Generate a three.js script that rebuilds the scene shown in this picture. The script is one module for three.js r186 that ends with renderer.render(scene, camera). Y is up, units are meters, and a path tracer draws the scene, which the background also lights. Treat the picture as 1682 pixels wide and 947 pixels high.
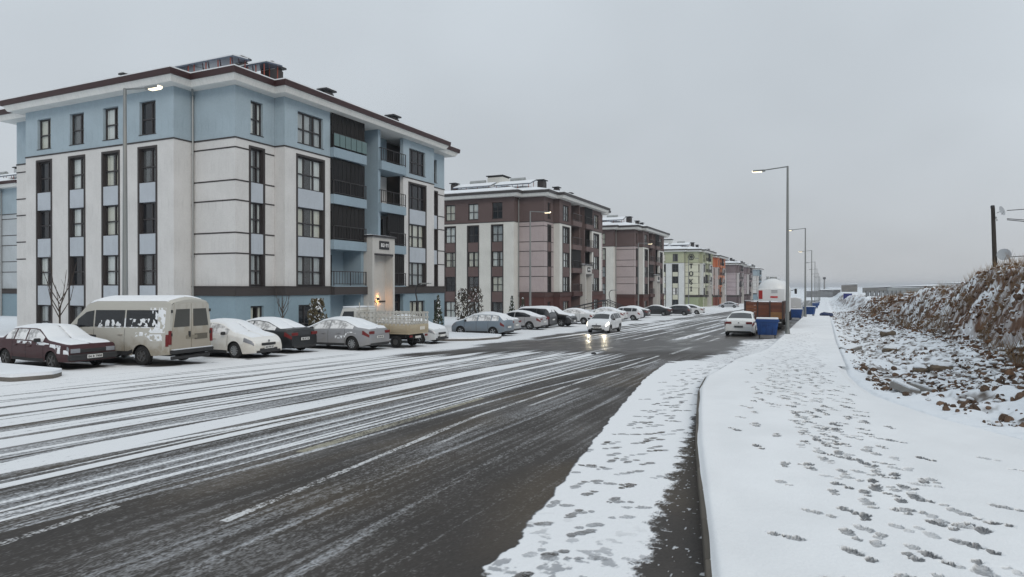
import * as THREE from 'three';
import { mergeGeometries, toCreasedNormals } from 'three/addons/utils/BufferGeometryUtils.js';
import { RoundedBoxGeometry } from 'three/addons/geometries/RoundedBoxGeometry.js';
import { TextGeometry } from 'three/addons/geometries/TextGeometry.js';
import { FontLoader } from 'three/addons/loaders/FontLoader.js';

// ---------------------------------------------------------------- camera, sky, sun, exposure
const scene = new THREE.Scene();
const EYE = 2.1, YAW = 25.05 * Math.PI / 180;
const camera = new THREE.PerspectiveCamera(46.58, 1682 / 947, 0.1, 6000);
camera.position.set(0, EYE, 0);
camera.rotation.order = 'YXZ';
camera.rotation.set(-0.0032, YAW, 0);
const renderer = new THREE.WebGLRenderer({ antialias: true });
renderer.toneMapping = THREE.LinearToneMapping;
renderer.toneMappingExposure = 1.0;
renderer.shadowMap.enabled = true;
renderer.shadowMap.type = THREE.PCFSoftShadowMap;

// ---------------------------------------------------------------- noise
function rng(seed) { let a = seed >>> 0; return () => { a = (a + 0x6D2B79F5) | 0; let t = Math.imul(a ^ (a >>> 15), 1 | a); t = (t + Math.imul(t ^ (t >>> 7), 61 | t)) ^ t; return ((t ^ (t >>> 14)) >>> 0) / 4294967296; }; }
function h2(x, y, s = 0) { let n = Math.imul(x, 374761393) + Math.imul(y, 668265263) + Math.imul(s, 1274126177); n = Math.imul(n ^ (n >>> 13), 1274126177); return ((n ^ (n >>> 16)) >>> 0) / 4294967296; }
function vn(x, y, s = 0) { const xi = Math.floor(x), yi = Math.floor(y); let u = x - xi, v = y - yi; u = u * u * (3 - 2 * u); v = v * v * (3 - 2 * v); const a = h2(xi, yi, s), b = h2(xi + 1, yi, s), c = h2(xi, yi + 1, s), d = h2(xi + 1, yi + 1, s); return a + (b - a) * u + (c - a) * v + (a - b - c + d) * u * v; }
function fbm(x, y, o = 4, s = 0) { let r = 0, a = .5, t = 0; for (let i = 0; i < o; i++) { r += a * vn(x, y, s + i); t += a; a *= .5; x = x * 2.03 + 7.1; y = y * 2.03 + 3.7; } return r / t; }
const clamp = (x, a = 0, b = 1) => x < a ? a : x > b ? b : x, lerp = (a, b, t) => a + (b - a) * t;
const sst = (a, b, x) => { const t = clamp((x - a) / (b - a)); return t * t * (3 - 2 * t); };
function tab(pts, x) { if (x <= pts[0][0]) return pts[0][1]; for (let i = 1; i < pts.length; i++) if (x <= pts[i][0]) { const [a, b] = pts[i - 1], [c, d] = pts[i]; return lerp(b, d, (x - a) / (c - a)); } return pts[pts.length - 1][1]; }

// overcast sky: even grey cloud, a little brighter toward the zenith, faint large cloud structure
{
  const W = 512, H = 256, d = new Float32Array(W * H * 4);
  for (let j = 0; j < H; j++) for (let i = 0; i < W; i++) {
    const el = ((j + .5) / H - .5) * Math.PI, s = Math.max(0, Math.sin(el)), az = (i + .5) / W * Math.PI * 2;
    const cx = Math.cos(az), cz = Math.sin(az), k = 1.6 / (s + .35);
    const c = fbm(cx * k + 9, cz * k + 4, 4, 5) - .5;
    const L = .55 * (1 + .6 * Math.pow(s, 1.1)) * (1 + .3 * c);
    const w = Math.exp(-s * 9), o = (j * W + i) * 4;
    d[o] = L * lerp(.90, .96, w); d[o + 1] = L * lerp(.99, .985, w); d[o + 2] = L * lerp(1.075, 1.01, w); d[o + 3] = 1;
  }
  const t = new THREE.DataTexture(d, W, H, THREE.RGBAFormat, THREE.FloatType);
  t.mapping = THREE.EquirectangularReflectionMapping; t.magFilter = t.minFilter = THREE.LinearFilter; t.wrapS = THREE.RepeatWrapping; t.needsUpdate = true;
  scene.background = t; scene.environment = t;
}
const sun = new THREE.DirectionalLight(0xfff4e6, 1.0);
sun.position.set(75, 62, 40); sun.target.position.set(-15, 0, -40);
sun.castShadow = true; sun.shadow.radius = 45; sun.shadow.mapSize.set(4096, 4096);
Object.assign(sun.shadow.camera, { left: -140, right: 140, top: 140, bottom: -140, near: 1, far: 500 });
scene.add(sun, sun.target);
scene.fog = new THREE.FogExp2(0xc3c8cf, 0.0003);

// ---------------------------------------------------------------- helpers
const names = new Map();
function numbered(n) { const k = names.get(n) || 0; names.set(n, k + 1); return k ? n + '_' + String(k).padStart(3, '0') : n; }
function thing(name, label, category, [x, y, z] = [0, 0, 0], turn = 0, group) {
  const o = new THREE.Group(); o.name = numbered(name); scene.add(o);
  o.position.set(x, y, z); o.rotation.y = turn; o.userData = { label, category };
  if (group) o.userData.group = group;
  return o;
}
function norm(g) { g = g.index ? g.toNonIndexed() : g; for (const k of Object.keys(g.attributes)) if (!['position', 'normal', 'uv'].includes(k)) g.deleteAttribute(k); if (!g.attributes.uv) g.setAttribute('uv', new THREE.BufferAttribute(new Float32Array(g.attributes.position.count * 2), 2)); return g; }
function join(gs) { if (!Array.isArray(gs)) return gs; gs = gs.flat().map(norm); return gs.length === 1 ? gs[0] : mergeGeometries(gs); }
function boxUV(g, k = 1) { // uv in metres by dominant face direction
  g = norm(g); const p = g.attributes.position, n = g.attributes.normal, uv = g.attributes.uv;
  for (let i = 0; i < p.count; i++) { const ax = Math.abs(n.getX(i)), ay = Math.abs(n.getY(i)), az = Math.abs(n.getZ(i)); if (ay > ax && ay > az) uv.setXY(i, p.getX(i) * k, p.getZ(i) * k); else if (ax > az) uv.setXY(i, p.getZ(i) * k, p.getY(i) * k); else uv.setXY(i, p.getX(i) * k, p.getY(i) * k); }
  return g;
}
function mesh(name, gs, m, parent = scene) { const o = new THREE.Mesh(join(gs), m); o.name = parent === scene ? numbered(name) : name; o.castShadow = o.receiveShadow = true; parent.add(o); return o; }
function struct(name, gs, m) { const o = mesh(name, gs, m); o.userData.kind = 'structure'; return o; }
const box = (w, h, d, x = 0, y = 0, z = 0) => new THREE.BoxGeometry(w, h, d).translate(x, y, z);
const bx = (x0, x1, y0, y1, z0, z1) => box(x1 - x0, y1 - y0, z1 - z0, (x0 + x1) / 2, (y0 + y1) / 2, (z0 + z1) / 2);
const rbox = (w, h, d, r, x = 0, y = 0, z = 0, s = 2) => new RoundedBoxGeometry(w, h, d, s, r).translate(x, y, z);
const cyl = (r0, r1, h, n = 12, x = 0, y = 0, z = 0) => new THREE.CylinderGeometry(r1, r0, h, n).translate(x, y, z);
const V = (x, y, z) => new THREE.Vector3(x, y, z);
function bar(a, b, r, n = 6, r1 = r) { const d = b.clone().sub(a), l = d.length(); const g = new THREE.CylinderGeometry(r1, r, l, n); g.translate(0, l / 2, 0); g.applyQuaternion(new THREE.Quaternion().setFromUnitVectors(V(0, 1, 0), d.normalize())); return g.translate(a.x, a.y, a.z); }
function gridGeo(nu, nv, fn) { // fn(i/nu, j/nv) -> [x,y,z,u,v]
  const P = new Float32Array((nu + 1) * (nv + 1) * 3), T = new Float32Array((nu + 1) * (nv + 1) * 2), I = []; let k = 0;
  for (let j = 0; j <= nv; j++) for (let i = 0; i <= nu; i++, k++) { const r = fn(i / nu, j / nv, i, j); P[k * 3] = r[0]; P[k * 3 + 1] = r[1]; P[k * 3 + 2] = r[2]; T[k * 2] = r[3] || 0; T[k * 2 + 1] = r[4] || 0; }
  for (let j = 0; j < nv; j++) for (let i = 0; i < nu; i++) { const a = j * (nu + 1) + i, b = a + 1, c = a + nu + 1, d = c + 1; I.push(a, b, d, a, d, c); }
  const g = new THREE.BufferGeometry(); g.setAttribute('position', new THREE.BufferAttribute(P, 3)); g.setAttribute('uv', new THREE.BufferAttribute(T, 2)); g.setIndex(I); g.computeVertexNormals(); return g;
}
const s2l = c => c <= .04045 ? c / 12.92 : Math.pow((c + .055) / 1.055, 2.4), l2s = c => { c = clamp(c); return c <= .0031308 ? c * 12.92 : 1.055 * Math.pow(c, 1 / 2.4) - .055; };
function dataTex(w, h, fn, srgb = true, repeat = true) { // fn -> [r,g,b] linear 0..1
  const d = new Uint8Array(w * h * 4);
  for (let j = 0; j < h; j++) for (let i = 0; i < w; i++) { const c = fn(i, j), o = (j * w + i) * 4; for (let k = 0; k < 3; k++) d[o + k] = Math.round(255 * (srgb ? l2s(c[k]) : clamp(c[k]))); d[o + 3] = 255; }
  const t = new THREE.DataTexture(d, w, h, THREE.RGBAFormat); t.magFilter = THREE.LinearFilter; t.minFilter = THREE.LinearMipmapLinearFilter; t.generateMipmaps = true;
  if (repeat) t.wrapS = t.wrapT = THREE.RepeatWrapping; if (srgb) t.colorSpace = THREE.SRGBColorSpace; t.needsUpdate = true; return t;
}
function tileFbm(i, j, n, f, o = 4, s = 0) { // wraps with period n
  let r = 0, a = .5, t = 0; for (let k = 0; k < o; k++) { const F = f << k, x = i / n * F, y = j / n * F, xi = Math.floor(x), yi = Math.floor(y); let u = x - xi, v = y - yi; u = u * u * (3 - 2 * u); v = v * v * (3 - 2 * v); const m = q => ((q % F) + F) % F; const A = h2(m(xi), m(yi), s + k), B = h2(m(xi + 1), m(yi), s + k), C = h2(m(xi), m(yi + 1), s + k), D = h2(m(xi + 1), m(yi + 1), s + k); r += a * (A + (B - A) * u + (C - A) * v + (A - B - C + D) * u * v); t += a; a *= .55; } return r / t;
}
const plasterTex = dataTex(512, 512, (i, j) => { const a = tileFbm(i, j, 512, 4, 4, 1), b = tileFbm(i, j, 512, 64, 3, 9), d = sst(.5, .8, tileFbm(i * 8, j, 512, 4, 3, 14)), v = .94 + (a - .5) * .17 + (b - .5) * .1 - .07 * d; return [v, v * .998, v * .99]; });
const plasterBump = dataTex(512, 512, (i, j) => { const v = tileFbm(i, j, 512, 128, 2, 3); return [v, v, v]; }, false);
plasterTex.repeat.set(.22, .22); plasterBump.repeat.set(.5, .5);
const dirtTex = dataTex(512, 512, (i, j) => { const a = tileFbm(i, j, 512, 6, 5, 21), v = .82 + (a - .5) * .5; return [v, v * .98, v * .94]; });
dirtTex.repeat.set(.5, .5);
const snowTex = dataTex(512, 512, (i, j) => { const a = tileFbm(i, j, 512, 4, 6, 31), v = .93 + (a - .5) * .14; return [v * .985, v * .995, v]; });
snowTex.repeat.set(.25, .25);
const snowBump = dataTex(512, 512, (i, j) => { const a = tileFbm(i, j, 512, 8, 6, 33); return [a, a, a]; }, false);
snowBump.repeat.set(.5, .5);
const rgb = (r, g, b) => new THREE.Color().setRGB(r, g, b);
function std(c, roughness = .8, o = {}) { return new THREE.MeshStandardMaterial({ color: c, roughness, ...o }); }
const plaster = (r, g, b) => std(rgb(r, g, b), .92, { map: plasterTex, bumpMap: plasterBump, bumpScale: .004 });
const MSnow = std(rgb(.78, .8, .825), .85, { map: snowTex, bumpMap: snowBump, bumpScale: .03 });
const MDark = std(rgb(.02, .02, .022), .6), MBlack = std(rgb(.008, .008, .008), .8), MSteel = std(rgb(.42, .44, .45), .45, { metalness: .6, map: dirtTex });
const MGlass = new THREE.MeshPhysicalMaterial({ color: rgb(.94, .96, .96), roughness: .03, transmission: 1, thickness: 0, ior: 1.5 });
const MGlassDark = new THREE.MeshPhysicalMaterial({ color: rgb(.015, .017, .02), roughness: .06, ior: 1.5 });

// ---------------------------------------------------------------- the lie of the land. X: right of the road axis, u: along the street (z = -u)
const gU = u => u < 40 ? -.022 * Math.max(u, -30) : -.88 - .015 * (Math.min(u, 260) - 40);
const gY = (X, u) => gU(u) - .03 * clamp(-5 - X, 0, 10);
const KERB = [[0, -.1], [3.5, -.5], [5.2, -.82], [7.75, -1.3], [9.6, -1.65], [12.7, -2.16], [15.5, -2.6], [18, -2.85], [24, -2.75], [27, -2.35], [30, -2.2], [60, -2.3], [400, -2.3]];
const WALKR = [[0, 9], [10, 3.7], [12, 2.62], [13.3, 1.98], [15.2, 1.36], [16.5, 1.0], [18.5, .74], [21, .58], [37, .47], [400, .5]];
const kerbX = u => tab(KERB, u), walkR = u => tab(WALKR, u);
const bankH = u => tab([[-30, 4.2], [35, 4.1], [45, 3.75], [60, 3.0], [95, 2.2], [140, 2.5], [220, 2.9], [320, 3.0]], u);
const toeX = u => tab([[0, 4.2], [14, 4.3], [24, 5.4], [35, 6.2], [46, 5.6], [70, 4.6], [120, 4.5], [300, 5]], u);
function landY(X, u) { // natural ground right of the footway
  let y = gU(u) + .1; const e = X - walkR(u);
  y -= .32 * sst(0, 1.2, e) * sst(15, 21, u);
  const t = Math.max(toeX(u) + (fbm(u * .35, 3, 3, 77) - .5) * 1.6, walkR(u) + 2.2);
  y += .45 * sst(walkR(u) + .8, t, X);
  const w = 2.4 + 1.2 * fbm(u * .2, 9, 2, 78);
  y += (bankH(u) - .45) * Math.pow(sst(t - .2, t + w, X), .8);
  return y;
}

// ---------------------------------------------------------------- ground sheets
// what lies on the carriageway: 0 bare asphalt .. 1 full snow. Streaks left by tyres run along the street.
const BANDS = [[-16.18, -16.06, .42], [-15.0, -14.78, .4], [-14.45, -14.36, .55], [-13.45, -13.2, .3], [-13.2, -12.85, .5], [-12.25, -12.13, .36], [-11.28, -11.12, .34], [-11.12, -10.5, .5], [-10.46, -10.33, .3], [-9.5, -9.12, .36], [-9.05, -8.92, .4], [-8.55, -8.28, .42], [-8.28, -8.05, .5], [-8.05, -7.95, .88], [-7.95, -7.68, .46], [-7.68, -7.6, .85], [-7.6, -7.3, .45], [-7.3, -7.22, .8], [-7.22, -6.95, .34], [-6.95, -6.88, .6], [-6.88, -6.4, .26], [-6.4, -6.0, .2], [-6.0, -5.62, .2], [-5.62, -5.3, .24], [-5.3, -4.75, .33], [-4.75, -4.3, .27], [-4.3, -3.9, .2], [-3.9, -3.84, .3], [-3.84, -3.2, .2], [-3.2, -3.12, .26], [-3.12, 0, .12]];
const SNOWEDGE = [[0, -1.5], [4.9, -2.33], [6.55, -2.64], [11.4, -3.44], [18.15, -4.45], [22.6, -4.86], [23.4, -4.8], [24.6, -4.2], [30, -3.55], [39, -4.1], [41, -2.6], [60, -2.3], [400, -2.3]];
const bare = []; // [X0,X1,u0,u1] bare asphalt under parked vehicles, filled below
const prints = []; // footprints {x,u,a,len,s,deep}
const R0 = rng(11);
function trail(x0, u0, x1, u1, n, spread, deep = 1, tw = .75) { const dx = x1 - x0, du = u1 - u0, a = Math.atan2(dx, du); for (let k = 0; k < n; k++) { const t = (k + .15 * R0()) / n, sd = k % 2 ? .1 : -.1; prints.push({ x: x0 + dx * t + sd * Math.cos(a) + (R0() - .5) * spread, u: u0 + du * t - sd * Math.sin(a) + (R0() - .5) * spread * .6, a: a + tw + (R0() - .5) * 1.4 + (R0() < .3 ? Math.PI : 0), len: .21 + R0() * .11, s: R0() * 100, deep: deep * (.35 + .75 * R0()) }); } }
// on the snowy strip beside the kerb
trail(-1.75, 4.6, -3.4, 19, 26, .18); trail(-1.95, 5, -3.3, 21, 26, .2); trail(-2.45, 6.4, -3.7, 24, 22, .3, .9); trail(-1.6, 9.5, -2.75, 22, 17, .12, .9); trail(-2.2, 4.4, -3.3, 9.5, 8, .3); trail(-3, 18, -3.1, 36, 34, .5, .8); trail(-3.4, 20, -2.9, 36, 30, .5, .8); trail(-2.7, 22, -3.5, 36, 26, .5, .8);
trail(-2.0, 4.6, -3.0, 12, 13, .35); trail(-1.75, 6, -3.2, 16, 15, .3); trail(-2.6, 8, -4.1, 22, 18, .3); trail(-2.0, 11, -3.4, 24, 18, .3, .9);
const nStrip = prints.length;
// on the footway
const FT = [[.4, 3.9, -1.2, 22, 30, .22], [.75, 4.0, -.9, 26, 34, .3], [1.05, 4.0, -.6, 30, 42, .3], [1.6, 4.2, -.7, 14, 18, .3], [2.1, 5.0, .1, 10, 11, .25], [1.3, 4.1, -.4, 12, 15, .3], [.1, 4.2, -.9, 12, 9, .25, .8], [-1.15, 10.5, -1.55, 30, 30, .25, .8], [-.9, 14, -1.2, 44, 62, .7, .9], [-1.4, 16, -1.5, 46, 56, .6, .9], [-.5, 18, -.9, 46, 48, .6, .9], [-1, 13, -.9, 30, 34, .5, .9], [2.2, 4.2, 1.6, 6.2, 7, .5, 1.2], [1.2, 3.7, .2, 4.6, 6, .6, 1.2], [1.9, 4.4, .9, 5.6, 5, .4, 1.2], [3.4, 8.5, 1.6, 10.2, 6, .4, .7], [.9, 4.4, -.8, 16, 22, .4], [1.5, 4.6, -.2, 13, 15, .35], [.6, 5, -1.2, 18, 22, .4], [2.4, 4.6, 1.1, 8, 8, .5, 1.1], [.2, 9, -.8, 24, 28, .4], [1.1, 8, -.4, 22, 26, .5], [-.2, 14, -.3, 34, 36, .5], [-1.9, 20, -1.8, 40, 34, .4]];
for (const f of FT) trail(f[0], f[1], f[2], f[3], f[4], f[5], f[6] || 1, -.45);
function printField(x0, u0, w, h, sx, su, list) { // rasterised footprints: 0 untouched, 1 trodden through
  const F = new Float32Array(w * h);
  for (const p of list) {
    const r = .3, i0 = Math.floor((p.x - r - x0) / sx), i1 = Math.ceil((p.x + r - x0) / sx), j0 = Math.floor((p.u - r - u0) / su), j1 = Math.ceil((p.u + r - u0) / su), ca = Math.cos(p.a), sa = Math.sin(p.a);
    for (let j = Math.max(0, j0); j < Math.min(h, j1); j++) for (let i = Math.max(0, i0); i < Math.min(w, i1); i++) {
      const X = x0 + (i + .5) * sx, U = u0 + (j + .5) * su, dx = X - p.x, du = U - p.u;
      let a = (dx * ca - du * sa), b = (dx * sa + du * ca); const n = fbm(X * 26, U * 26, 3, 51) - .5;
      a += n * .05; b += n * .05;
      const sole = Math.hypot(a / .052, (b - p.len * .18) / (p.len * .31)), heel = Math.hypot(a / .041, (b + p.len * .36) / (p.len * .16));
      const e = Math.min(sole, heel); if (e > 1.25) continue;
      let m = 1 - sst(.82, 1.08, e); if (e > 1.08) { const q = j * w + i; if (F[q] <= 0) F[q] = -.22 * (1 - sst(1.08, 1.25, e)) * p.deep; continue; }
      const tread = .72 + .28 * (Math.sin(b * 210 + p.s) > -.2 ? 1 : 0);
      m *= p.deep * tread * (.6 + .75 * fbm(X * 14 + p.s, U * 14, 3, 52)); const q = j * w + i; if (m > F[q]) F[q] = m;
    }
  }
  return F;
}
function coverAt(X, u) {
  const wx = X + (fbm(u * .05, 1.3, 2, 41) - .5) * .7 * sst(-5, -9, X) + (u - 10) * .012 * sst(-6.4, -4.9, X) * sst(40, 6, u) + .01 * Math.sin(u * .5) ;
  let c = X < -8.5 ? .93 : .2;
  for (const b of BANDS) if (wx >= b[0] && wx < b[1]) { c = b[2]; break; }
  for (const d of DIAG) { const t = (u - d[1]) / (d[3] - d[1]); if (t < -.2 || t > 1) continue; const q = Math.abs(X - lerp(d[0], d[2], t) - .15 * Math.sin(u * .35 + d[0])); if (q < d[4] * 1.5) c = lerp(d[5], c, sst(d[4] * .7, d[4] * 1.5, q)); }
  if (X < -8.5 && c > .86) c -= .55 * sst(.62, .8, fbm(wx * 6, u * .06, 3, 43));
    // traffic has cleared the far carriageway and the mouth of the side road
  const lim = tab([[-20, 22.2], [-15, 24.2], [-12.5, 27.5], [-8.6, 27.5], [-6, 25.5], [0, 25]], X) + (fbm(X * 2.3, u * .05, 3, 44) - .5) * 7;
  const f = sst(lim - 1.5, lim + 1.5, u);
  let far = .07 + .12 * fbm(X * 2, u * .12, 3, 45);
  far = Math.max(far, .95 * sst(.56, .66, fbm(wx * 1.7 + 3, u * .035, 3, 46)) * sst(46, 54, u) * sst(-6.5, -9, X));
  far = Math.max(far, .8 * sst(.6, .68, fbm(wx * 2.6 + 8, u * .03, 2, 47)) * sst(-4.5, -6, X) * sst(30, 44, u));
  if (X < -15.6) far = Math.max(far, .95 * sst(-15.6, -17.2, X + (fbm(u * .3, X * .5, 3, 48) - .5) * 2.5) );
  return lerp(c, far, f);
}
function roadTextures(x0, x1, u0, u1, w, h, withPrints) {
  const sx = (x1 - x0) / w, su = (u1 - u0) / h, F = withPrints ? printField(x0, u0, w, h, sx, su, prints.slice(0, nStrip)) : null;
  const C = new Uint8Array(w * h * 4), R = new Uint8Array(w * h * 4);
  const near = su < .05;
  for (let j = 0; j < h; j++) for (let i = 0; i < w; i++) {
    const X = x0 + (i + .5) * sx, u = u0 + (j + .5) * su, q = j * w + i, o = q * 4;
    const grain = near ? .62 * vn(X * 95, u * 60, 61) + .38 * vn(X * 42, u * 24, 62) : fbm(X * 8, u * 2, 2, 61), strk = fbm(X * 15, u * .22, 3, 63), blot = fbm(X * 1.1, u * .5, 4, 64);
    let c = coverAt(X, u);
    const e = X - tab(SNOWEDGE, u) + (fbm(X * 3, u * 3, 4, 65) - .5) * (u < 23 ? .1 + .5 * sst(6.5, 4.6, u) : .9);
    const strip = u < 24 ? sst(-.012, .012, e) : sst(-.25, .25, e) * (u > 38 ? .85 : .97);
    let m = clamp((c + (grain - .5) * (.75 - .45 * Math.abs(c - .5)) + (strk - .5) * .5 + (blot - .5) * .25 - .5) / .5 + .5);
    m = m * (.38 + .62 * sst(.12, .6, c)) * .97;
    if (u < 30 && X < -7.7 && X > -8.3) m *= .86 + .14 * sst(-.1, .5, Math.sin(u * 96 + Math.sin(X * 40) * 1.3));
    // snow lying on the strip by the kerb, thawed along the gutter
    if (strip > 0) {
      const g = tab([[0, 1.25], [5, .56], [5.9, .44], [6.9, .36], [8.2, .27], [9.6, .14], [11.5, .06], [13.2, -.05], [16, -.2]], u);
      const dk = kerbX(u) - X + (fbm(X * 7, u * 7, 4, 66) - .5) * .3 + (grain - .5) * .12;
      let s = strip * (u < 15 ? sst(g - .05, g + .05, dk) : sst(-.2, .05, dk));
      s *= 1 - .4 * sst(.6, .7, fbm(X * 9, u * 9, 4, 67)) * sst(6.5, 4.8, u);
      if (u > 24 && u < 40) s *= .8 + .2 * sst(.3, .5, grain);
      m = Math.max(m * (1 - strip), s);
      if (F) m *= 1 - .93 * Math.max(0, F[q]);
    }
    let b0 = 0; if (X < -14) for (const b of bare) { const dx = Math.max(b[0] - X, X - b[1]), du = Math.max(b[2] - u, u - b[3]); b0 = Math.max(b0, 1 - sst(-.25, .12, Math.max(dx, du) + (fbm(X * 2, u * 2, 4, 68) - .5) * .9)); }
    m *= 1 - .95 * b0;
    if (strip > .5 && m < .2 && u < 14 && vn(X * 30, u * 22, 75) > .86) m = .75; // crumbs of ice left in the gutter
    // painted lines, worn
    let paint = 0, yel = 0; const wear = sst(.25, .5, grain + (blot - .5) * .5);
    const l1 = tab([[4.4, -5.1], [7.7, -5.44], [10.8, -5.75], [25, -5.85], [28, -5.9]], u);
    if (u > 4.55 && u < 26) { if (Math.abs(X - l1 + (strk - .5) * .04) < .05) paint = .9 * sst(.22, .5, grain + (blot - .5) * .9 + (fbm(u * 1.3, 4, 3, 73) - .5) * .8); const d2 = Math.abs(X - l1 - .42); if (u > 8 && d2 < .04) paint = Math.max(paint, .65 * wear * sst(.45, .6, fbm(u * .5, 2, 2, 70))); }
    if (Math.abs(X + 6.47 + (u - 3.7) * .12) < .06 && u < 4.5) paint = .85 * wear;
    if (Math.abs(X + 6.62 + (u - 7.4) * .035) < .1 && u > 7.2 && u < 13) yel = .6 * wear;
    if (u > 27 && Math.abs(X + 9.2) < .09 && ((u % 9) + 9) % 9 < 4) paint = .7 * wear;
    if (u > 27 && Math.abs(X + 5.6) < .09 && ((u % 9) + 9) % 9 < 4.5) paint = .7 * wear;
    const wet = clamp(sst(26, 30, u) * .75 + .25 * sst(.5, .7, blot)), t = .75 + .5 * blot + .5 * (grain - .5);
    let r = .043 * t, g2 = .037 * t, bl = .0325 * t; // brown-grey asphalt
    const brown = sst(.5, .75, fbm(X * .8, u * .3, 3, 71)) * sst(30, 20, u); r += .02 * brown; g2 += .013 * brown; bl += .004 * brown;
    const k = (1 - .45 * wet) * (1 - .72 * strip); // meltwater stands on the asphalt beneath the snowy strip r *= k; g2 *= k; bl *= k;
    r = lerp(r, .64, paint); g2 = lerp(g2, .645, paint); bl = lerp(bl, .65, paint);
    r = lerp(r, .45, yel); g2 = lerp(g2, .42, yel); bl = lerp(bl, .3, yel);
    const sn = .63 + .16 * m + (grain - .5) * .05, slush = sst(.05, .6, m) * (1 - sst(.6, .95, m));
    r = lerp(r, sn * .97 - .14 * slush, m); g2 = lerp(g2, sn * .985 - .13 * slush, m); bl = lerp(bl, sn - .11 * slush, m);
    C[o] = 255 * l2s(r); C[o + 1] = 255 * l2s(g2); C[o + 2] = 255 * l2s(bl); C[o + 3] = 255;
    const rough = lerp(lerp(.75, .24 + .14 * grain, wet), .9, sst(.1, .5, m));
    const hgt = .12 * grain + .88 * m * (.85 + .15 * blot);
    R[o] = 255 * clamp(hgt); R[o + 1] = 255 * clamp(rough); R[o + 2] = 0; R[o + 3] = 255;
  }
  const mk = (d, srgb) => { const t = new THREE.DataTexture(d, w, h, THREE.RGBAFormat); t.magFilter = THREE.LinearFilter; t.minFilter = THREE.LinearMipmapLinearFilter; t.generateMipmaps = true; t.anisotropy = 16; if (srgb) t.colorSpace = THREE.SRGBColorSpace; t.needsUpdate = true; return t; };
  const map = mk(C, true), rr = mk(R, false);
  return new THREE.MeshPhysicalMaterial({ color: 0xffffff, map, specularIntensity: .7, roughness: 1, roughnessMap: rr, bumpMap: rr, bumpScale: near ? .03 : .02 });
}
function sheet(x0, x1, u0, u1, nu, nv, yf) { return gridGeo(nu, nv, (s, t) => { const X = lerp(x0, x1, s), u = lerp(u0, u1, t); return [X, yf(X, u), -u, s, t]; }); }
const DIAG = [[-13.6, 4, -10.9, 27, .09, .34], [-12.4, 4, -9.6, 26, .1, .36], [-9.9, 5, -12.2, 26, .07, .45], [-9.3, 4, -8.1, 26, .08, .86], [-10.4, 6, -8.9, 27, .07, .8], [-14.9, 8, -13.2, 24, .08, .4], [-16.8, 9, -15.2, 24, .08, .5], [-17.6, 9, -16.2, 26, .09, .5], [-7.4, 4, -6.3, 26, .05, .72], [-6.8, 5, -5.2, 27, .05, .55], [-4.4, 4, -5.2, 24, .06, .4], [-3.6, 5, -4.9, 22, .05, .36]];
const CARS_BARE = [];
function layRoads() {
  for (const b of CARS_BARE) bare.push(b);
  struct('road', sheet(-15.5, .4, 2.2, 34, 60, 120, gY), roadTextures(-15.5, .4, 2.2, 34, 2048, 2048, true));
  struct('road', sheet(-15.5, .4, 34, 330, 40, 200, gY), roadTextures(-15.5, .4, 34, 330, 512, 2048, false));
  struct('parking_area', sheet(-31, -15.5, 2.2, 62, 20, 60, gY), roadTextures(-31, -15.5, 2.2, 62, 1024, 2048, false));
  struct('parking_area', sheet(-31, -15.5, 62, 330, 20, 120, gY), roadTextures(-31, -15.5, 62, 330, 512, 1024, false));
}

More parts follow.
